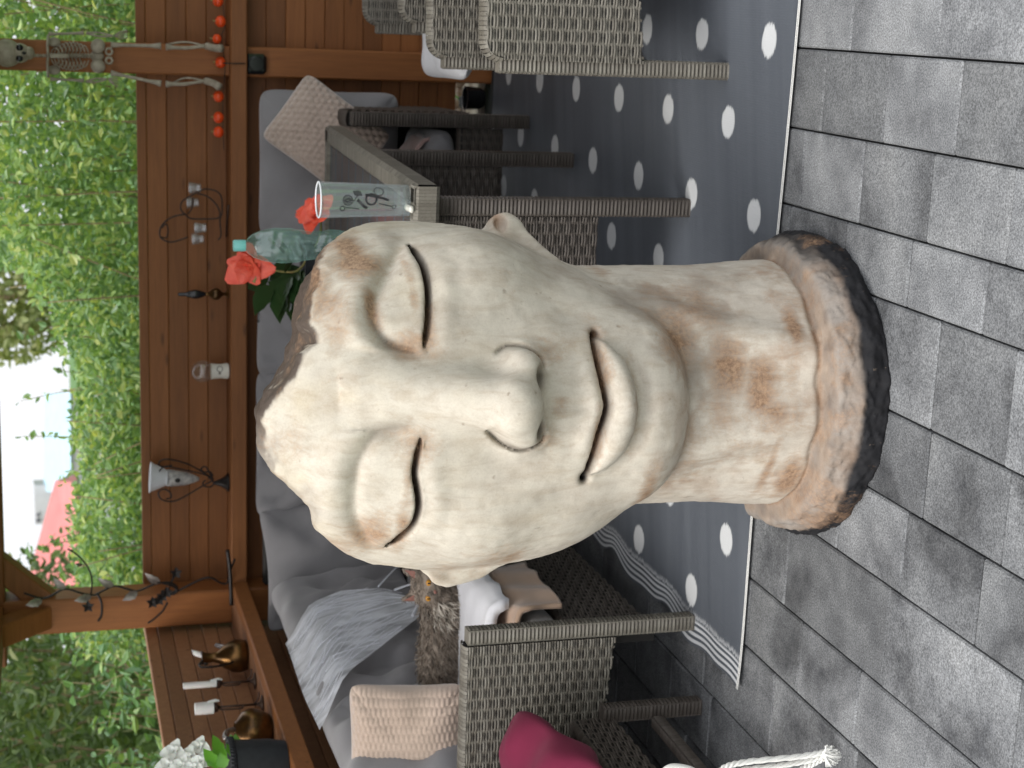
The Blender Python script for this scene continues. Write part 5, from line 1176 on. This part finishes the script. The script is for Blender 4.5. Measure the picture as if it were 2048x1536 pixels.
for s, A in ((1, [(222, 90), (322, 92), (332, 94), (410, 92), (443, 97)]), (-1, [(222, 146), (322, 167), (332, 168), (408, 162), (439, 174)])):
    (x0, y0), (x1, y1), (x2, y2), (x3, y3), (x4, y4) = A
    limb('thigh', [P_(x0, y0), P_((x0 + x1) / 2, (y0 + y1) / 2, -.012), P_(x1, y1, -.015)], [.012, .0065, .006, .0065, .013])
    limb('shin', [P_(x2, y2, -.015), P_((x2 + x3) / 2, (y2 + y3) / 2 + 3, -.01), P_(x3, y3)], [.013, .007, .007, .006, .008]); limb('shin', [P_(x2 + 3, y2 - 5 * s, .0), P_((x2 + x3) / 2, (y2 + y3) / 2 - 9, .005), P_(x3, y3)], [.004, .0035, .004])
    m = MB(); m.ell(P_(x3 + 6, y3), (.013, .014, .014), 10, 8); m.tube(spl([P_(x3 + 2, y3, .01), P_(x3 + 18, y3 + 4, -.02), P_(x4, y4, -.05)]), np.linspace(.013, .015, 17).tolist(), 8); m.build('foot', MT['bone'], sk, True)
# ---- string of orange pumpkin lights along the ledge
wire = MB(); BQ = 6.19
pk = [(436, 2), (441, 43), (434, 78), (441, 125), (437, 193), (437, 235), (437, 264)]
wire.tube(spl([on_b(447, -20, BQ)] + [on_b(x + 9, y + (8 if i % 2 else -3), BQ) for i, (x, y) in enumerate(pk)] + [on_b(448, 300, BQ)], 6), .0016, 5)
gar = thing('light_garland', 'string of small orange pumpkin lights along the ledge by the skeleton', 'garland', on_b(446, 120, BQ))
wire.build('wire', MT['iron'], gar, True)
for i, (x, y) in enumerate(pk):
    p = on_b(x, y, BQ); m = MB(); vs = []; nu_, nv_ = 24, 10
    for j in range(nv_ + 1):
        ph = math.pi * j / nv_
        for k in range(nu_):
            th = 2 * math.pi * k / nu_; rr = (.0215 if i not in (2,) else .018) * (1 + .07 * abs(math.sin(th * 4)) - .05)
            vs.append(p + Vector((rr * math.sin(ph) * math.cos(th), rr * math.sin(ph) * math.sin(th), rr * .92 * math.cos(ph))))
    m.add(vs, [(j * nu_ + k, (j + 1) * nu_ + k, (j + 1) * nu_ + (k + 1) % nu_, j * nu_ + (k + 1) % nu_) for j in range(nv_) for k in range(nu_)]); pu_ = m.build('pumpkin', MT['orange'], gar, True)
    m = MB(); m.tube([p + UZ * .017, p + UZ * .027 + GX * .003], [.004, .003], 6); m.build('stalk', MT['stem'], pu_, True)
# ---- black lamp box under the ledge on the right post
c = on_b(511, 128, 6.2); bx_ = thing('wall_lamp', 'black plastic lamp box fixed to the right post under the ledge', 'lamp', c)
m = MB(); m.box(c, (.076, .05, .080), .012, RG); m.build('housing', MT['black'], bx_)
m = MB(); m.lathe([(.030, 0), (.030, .006), (.026, .010), (.0, .011)], c - GY * .025, 24, -GY); m.build('lens', MT['black'], bx_, True, 40)
m = MB(); m.tube(spl([on_b(446, 126, 6.155), on_b(465, 127, 6.155), on_b(485, 127, 6.158), on_b(494, 127, 6.178)]), .0025, 6); m.build('cable', MT['iron'], bx_, True)

# ================================================================ throw, towel, cobweb, cat on the left wing
def sheet(name, rowsP, mat, thick=.006, root=None):
    nu_, nv_ = len(rowsP[0]), len(rowsP); m = MB(); vs = [p for r in rowsP for p in r]
    m.add(vs, [(j * nu_ + i, j * nu_ + i + 1, (j + 1) * nu_ + i + 1, (j + 1) * nu_ + i) for j in range(nv_ - 1) for i in range(nu_ - 1)])
    o = m.build(name, mat, root, True); sm = o.modifiers.new('thickness', 'SOLIDIFY'); sm.thickness = thick; sm.offset = 0; return o
def drape(b0, b1, path, seed, amp=.006, n=16):
    rr = random.Random(seed); ph = [rr.uniform(0, 6) for _ in range(4)]; P = spl([Vector((a, z, 0)) for a, z in path], 6); rows_ = []
    for i in range(n + 1):
        t = i / n; b = b0 + (b1 - b0) * t
        rows_.append([G(p.x + amp * math.sin(b * 40 + ph[0] + j * .2), b + amp * math.sin(j * .5 + ph[1]), p.y + amp * .6 * math.sin(b * 55 + j * .3 + ph[2])) for j, p in enumerate(P)])
    return rows_
o = sheet('throw', drape(3.99, 4.36, [(-1.92, .455), (-1.75, .452), (-1.60, .455), (-1.51, .452), (-1.484, .43), (-1.480, .38), (-1.472, .33)], 1), MT['throw'], .012); tag(o, 'beige throw folded over the front of the left seat pad', 'throw')
o = sheet('towel', drape(4.05, 4.40, [(-1.95, .505), (-1.78, .508), (-1.62, .512), (-1.52, .508), (-1.487, .485), (-1.482, .465)], 2, .004), MT['whitecloth'], .03); tag(o, 'white folded towel lying on the beige throw beside the cat', 'towel')
o = sheet('blanket', drape(4.42, 4.70, [(-1.95, .458), (-1.75, .46), (-1.58, .462), (-1.50, .445), (-1.486, .40)], 3, .006), MT['pinkcloth'], .014); tag(o, 'dull pink blanket spread under the cat beside the white towel', 'blanket')
o = sheet('blanket', [[G(a + .004 * math.sin(b * 60), b, z + .012 * math.sin(a * 40 + b * 30)) for (a, z) in ((-.50, .40), (-.43, .425), (-.36, .42), (-.31, .395), (-.30, .36))] for b in np.linspace(5.60, 5.80, 12)], MT['pinkcloth'], .014); tag(o, 'small pink blanket heap on the right end of the back sofa', 'blanket')
# cobweb: stretched white fibres over the tufted cushion
def web_mat():
    N = NT('cobweb_gauze'); v = N.coord((30, 90, 30)); n_ = N.noise(N.coord((3, 8, 3), rot=(.3, .2, .4)), 3, 3, .45, .6)
    b = N.bsdf((.86, .88, .93), .9); tr_ = N.n('ShaderNodeBsdfTransparent'); mx = N.n('ShaderNodeMixShader'); N.l(N.ramp(n_, [(.28, .30), (.66, .78)]), mx.inputs[0]); N.l(tr_.outputs[0], mx.inputs[1]); N.l(b.outputs[0], mx.inputs[2]); N.l(mx.outputs[0], N.out.inputs[0]); return N.m
MT['web'] = web_mat(); MT['fibre'] = simple('cobweb_fibre', (.85, .87, .92), (.75, .77, .84), 20, .9)
wb = thing('cobweb', 'stretched white fake cobweb draped over the tufted grey back cushion', 'cobweb', G(-1.9, 4.9, .6))
def wp_(b, z): return G(-1.835 - .16 * (z - .66) - .10 * float(sstep(.82, .94, z)) + .010 * math.sin(b * 9), b, z)
rows_ = []
for j in range(15):
    t = j / 14; z = .93 - .42 * t; bl = np.interp(t, [0, .1, .35, .7, 1], [4.40, 4.46, 4.62, 4.78, 4.90]); br = np.interp(t, [0, .2, .5, .8, 1], [5.12, 5.2, 5.28, 5.2, 5.02])
    rows_.append([wp_(bl + (br - bl) * i / 20, z - .03 * math.sin(math.pi * i / 20) * t) for i in range(21)])
m = MB(); m.add([p for r in rows_ for p in r], [(j * 21 + i, j * 21 + i + 1, (j + 1) * 21 + i + 1, (j + 1) * 21 + i) for j in range(14) for i in range(20)]); m.build('gauze', MT['web'], wb, True)
m = MB(); rb = random.Random(3)
for i in range(34):
    u0 = rb.uniform(0, 1); u1 = min(1, max(0, u0 + rb.uniform(-.25, .25))); t0, t1 = rb.uniform(0, .25), rb.uniform(.6, 1.0); pts = []
    for k in range(7):
        t = t0 + (t1 - t0) * k / 6; u = u0 + (u1 - u0) * k / 6; r = rows_[min(14, int(t * 14))]; pts.append(r[int(u * 20)] + GX * .006 + Vector((0, 0, rb.uniform(-.004, .004))))
    m.tube(spl(pts, 3), rb.uniform(.0005, .0012), 4, False)
for (p, q, w_) in (((5.02, .52), (5.38, .47), .006), ((4.92, .53), (5.30, .40), .005), ((5.2, .60), (5.40, .47), .004), ((4.88, .55), (5.1, .44), .005), ((5.12, .56), (5.05, .45), .004)): m.tube(spl([wp_(*p) + GX * .01, wp_((p[0] + q[0]) / 2, (p[1] + q[1]) / 2 - .01) + GX * .03, wp_(*q) + GX * .02], 6), [w_ * (1 - .7 * k / 12) for k in range(13)], 6)
o = m.build('fibres', MT['fibre'], wb, True); o['kind'] = 'stuff'
# ---- long haired tabby cat lying on the left wing
def fur_mat():
    N = NT('tabby_fur'); i = N.island(); v = N.coord(); w_ = N.noise(N.coord((7, 7, 16), rot=(.4, .3, 0)), 3, 4, .6, .8)
    col = N.ramp(w_, [(.36, (.035, .024, .018)), (.5, (.12, .088, .064)), (.64, (.27, .22, .18))]); col = N.mix(N.math('MULTIPLY', i, .45), col, (.40, .36, .31)); N.bsdf(col, .85, Specular_IOR_Level=.2); return N.m
MT['fur'] = fur_mat(); MT['furlight'] = simple('pale_fur', (.60, .55, .48), (.40, .35, .29), 40, .9); MT['catnose'] = simple('cat_nose', (.28, .12, .09), (.2, .08, .06), 40, .6); MT['cateye'] = simple('amber_eye', (.55, .26, .03), (.45, .2, .02), 60, .12)
def make_cat():
    h = .0055; xs = np.arange(-.34, .17, h); ys = np.arange(-.13, .14, h); zs_ = np.arange(-.01, .25, h)
    X, Y, Z = xs[:, None, None], ys[None, :, None], zs_[None, None, :]
    f = dell(X, Y, Z, (-.14, .02, .075), (.17, .10, .085)); f = smin(f, dell(X, Y, Z, (-.24, .02, .07), (.09, .10, .085)), .05); f = smin(f, dell(X, Y, Z, (.0, .0, .085), (.085, .085, .085)), .05)
    hd_ = dell(X, Y, Z, (.065, -.03, .158), (.058, .056, .050)); hd_ = smin(hd_, dell(X, Y, Z, (.066, -.076, .143), (.024, .022, .018)), .02); hd_ = smin(hd_, dell(X, Y, Z, (.030, -.05, .142), (.025, .025, .025)), .03); hd_ = smin(hd_, dell(X, Y, Z, (.10, -.05, .142), (.025, .025, .025)), .03)
    for sx in (-1, 1): hd_ = smin(hd_, dcone(X, Y, Z, [(.065 + sx * .034, -.025, .19, .020), (.065 + sx * .048, -.022, .232, .005)]), .012)
    f = smin(f, hd_, .03)
    for sx in (.0, .09): f = smin(f, dcone(X, Y, Z, [(sx, -.04, .045, .032), (sx + .01, -.10, .022, .022)]), .025)
    f = smin(f, dcone(X, Y, Z, [(-.30, .03, .05, .035), (-.27, -.07, .035, .030), (-.15, -.105, .03, .026), (-.05, -.11, .028, .016)]), .02)
    f = np.maximum(f, -Z).astype(np.float32); return surface_nets(f, (xs[0], ys[0], zs_[0]), h)
V, Q = make_cat()
CA = Vector((math.cos(R(-20)), math.sin(R(-20)), 0)); catp = on_z(952, 1196, .452)
cat = thing('cat', 'long haired tabby cat lying on the left sofa wing behind the stone ear', 'cat', catp, R(-14))
Mc = Matrix.Translation(catp) @ Matrix.Rotation(R(-14), 4, 'Z'); INV[cat] = Mc.inverted()
body = mesh_np('body', V, Q, MT['fur'], cat)
nrm = np.zeros((len(V), 3), np.float32); body.data.vertices.foreach_get('normal', nrm.ravel()); 
nrm = np.array([v.normal for v in body.data.vertices])
def tufts(name, idx, L, mat, seed, wd=.0016):
    rs_ = np.random.RandomState(seed); P = V[idx]; nn = nrm[idx]; n_ = len(idx); fl = np.tile(np.array([-.8, -.1, -.55]), (n_, 1)); fl[:, 0] += rs_.normal(size=n_) * .4; d = nn * .55 + fl * .8 + rs_.normal(size=(n_, 3)) * .28; d /= np.linalg.norm(d, axis=1)[:, None]
    s = np.cross(d, rs_.normal(size=(n_, 3))); s /= np.linalg.norm(s, axis=1)[:, None]; l = L * rs_.uniform(.5, 1.2, n_)[:, None]
    mid = P + d * l * .55; tip = P + d * l + np.array([0, 0, -1]) * l * .25; W_ = np.stack([P - s * wd, P + s * wd, mid + s * wd * .8, mid - s * wd * .8, tip], 1).reshape(-1, 3); i = np.arange(n_)[:, None] * 5
    o = mesh_np(name, W_, np.concatenate([np.concatenate([i, i + 1, i + 2], 1), np.concatenate([i, i + 2, i + 3], 1), np.concatenate([i + 3, i + 2, i + 4], 1)]), MT[mat], cat, False); o['kind'] = 'stuff'; return o
rs_ = np.random.RandomState(1); headm = (V[:, 0] > .0) & (V[:, 2] > .10); up_ = V[:, 2] > .012
bi = np.nonzero(~headm & up_)[0]; tufts('fur', rs_.choice(bi, 5200), .034, 'fur', 2)
hi = np.nonzero(headm & ~((np.abs(np.abs(V[:, 0] - .065) - .024) < .015) & (np.abs(V[:, 2] - .167) < .016) & (V[:, 1] < -.05)))[0]; tufts('fur', rs_.choice(hi, 1500), .012, 'fur', 3, .0011)
pale = np.nonzero((((V[:, 0] > -.05) & (V[:, 0] < .03) & (V[:, 2] > .03) & (V[:, 2] < .15) & (V[:, 1] < .0)) | ((V[:, 1] < -.06) & (V[:, 2] < .05))) & up_)[0]; tufts('pale_fur', rs_.choice(pale, 1500), .032, 'furlight', 4)
for sx in (-1, 1):
    m = MB(); m.ell(Mc @ Vector((.065 + sx * .024, -.082, .167)), (.0095, .006, .0085), 12, 8); ey = m.build('eye', MT['cateye'], cat, True)
    m = MB(); m.ell(Mc @ Vector((.065 + sx * .024, -.0875, .167)), (.0022, .0022, .006), 8, 6); m.build('pupil', MT['black'], ey, True)
m = MB(); m.ell(Mc @ Vector((.066, -.097, .150)), (.007, .004, .005), 10, 6); m.build('nose', MT['catnose'], cat, True)
for sx in (-1, 1):
    m = MB(); m.add([Mc @ Vector((.065 + sx * .022, -.049, .198)), Mc @ Vector((.065 + sx * .047, -.040, .200)), Mc @ Vector((.065 + sx * .0475, -.030, .229))], [(0, 1, 2)]); m.build('inner_ear', MT['catnose'], cat)

# ================================================================ white macrame cord with tassel, lower left corner
c = on_b(1600, 1520, 2.75); mc = thing('macrame_cord', 'white macrame cord ending in a tassel at the lower left edge', 'cord', c)
m = MB()
for k, pts in enumerate(([(1425, 1560), (1452, 1534), (1500, 1523), (1600, 1513), (1652, 1504)], [(1440, 1560), (1480, 1541), (1560, 1531), (1620, 1520), (1652, 1508)], [(1570, 1560), (1600, 1541), (1630, 1525), (1655, 1512)])):
    P = spl([on_b(x, y, 2.75 + .01 * k) for x, y in pts], 8)
    for s in range(3): m.tube([p + Vector((.003 * math.cos(i * .9 + s * 2.1), .003 * math.sin(i * .9 + s * 2.1), .003 * math.sin(i * .9 + s * 2.1 + 1))) for i, p in enumerate(P)], .0036, 6)
m.build('cord', MT['rope'], mc, True)
m = MB(); rb = random.Random(9); p0 = on_b(1648, 1507, 2.75)
for i in range(110):
    t = rb.uniform(0, 1); e = on_b(1650 + 26 * (math.sin(t * 3.1) ** .6) + rb.uniform(-3, 8), 1491 + 42 * t + rb.uniform(-2, 2), 2.75 + rb.uniform(-.012, .012)); mid = on_b(1652, 1498 + 20 * t, 2.75 + rb.uniform(-.012, .012)); m.tube([p0 + Vector((rb.uniform(-.006, .006), 0, rb.uniform(-.006, .006))), mid, e], [.002, .0022, .0016], 4)
o = m.build('tassel', MT['rope'], mc, True); o['kind'] = 'stuff'
P = spl([on_b(x, y, 2.75) for x, y in ((1310, 1565), (1335, 1536), (1365, 1534), (1392, 1545), (1400, 1570))], 8); m = MB(); m.tube(P, .006, 8); m.build('cord', MT['rope'], mc, True)

# ================================================================ pebbles, grass and pot beyond the gap under the back wall
rb = random.Random(21)
for i in range(26):
    a = -.40 + .9 * i / 26 + rb.uniform(-.02, .02); b = 6.50 + rb.uniform(-.06, .10); r_ = rb.uniform(.022, .04)
    m = MB(); q = G(a, b, .02 + rb.uniform(0, .03)); m.ell(q, (r_, r_ * .8, r_ * .75), 10, 7, Matrix.Rotation(rb.uniform(0, 3), 3, 'Z')); o = m.build('pebble', MT['stone'], None, True); tag(o, 'pale rounded stone in the row beyond the gap under the back wall', 'stone', 'pale stones under the back wall')
m = MB(); m.box(G(.0, 6.46, -.03), (3.2, .28, .06), .01, RG); o = m.build('gravel_strip', MT['stone']); o['kind'] = 'structure'
rs2 = np.random.RandomState(4); n_ = 900; A = rs2.uniform(-1.2, .6, n_); B = rs2.uniform(6.7, 8.2, n_); P = A[:, None] * np.array(GX)[None] + B[:, None] * np.array(GY)[None]; P[:, 2] = -.08
o = leaves('grass', P, MT['freshleaf'], None, .09, 12, 3.0, .12); o['label'] = 'bright grass blades beyond the gap under the back wall'; o['category'] = 'grass'
c = on_z(968, 197, 0.0); pt = thing('black_tub', 'round black plastic tub on the floor beside the sofa arm', 'tub', c)
m = MB(); m.lathe([(.034, 0.004), (.042, .02), (.046, .075), (.048, .078), (.043, .078), (.038, .02), (.0, .015)], c, 28); m.build('tub', MT['black'], pt, True, 40)
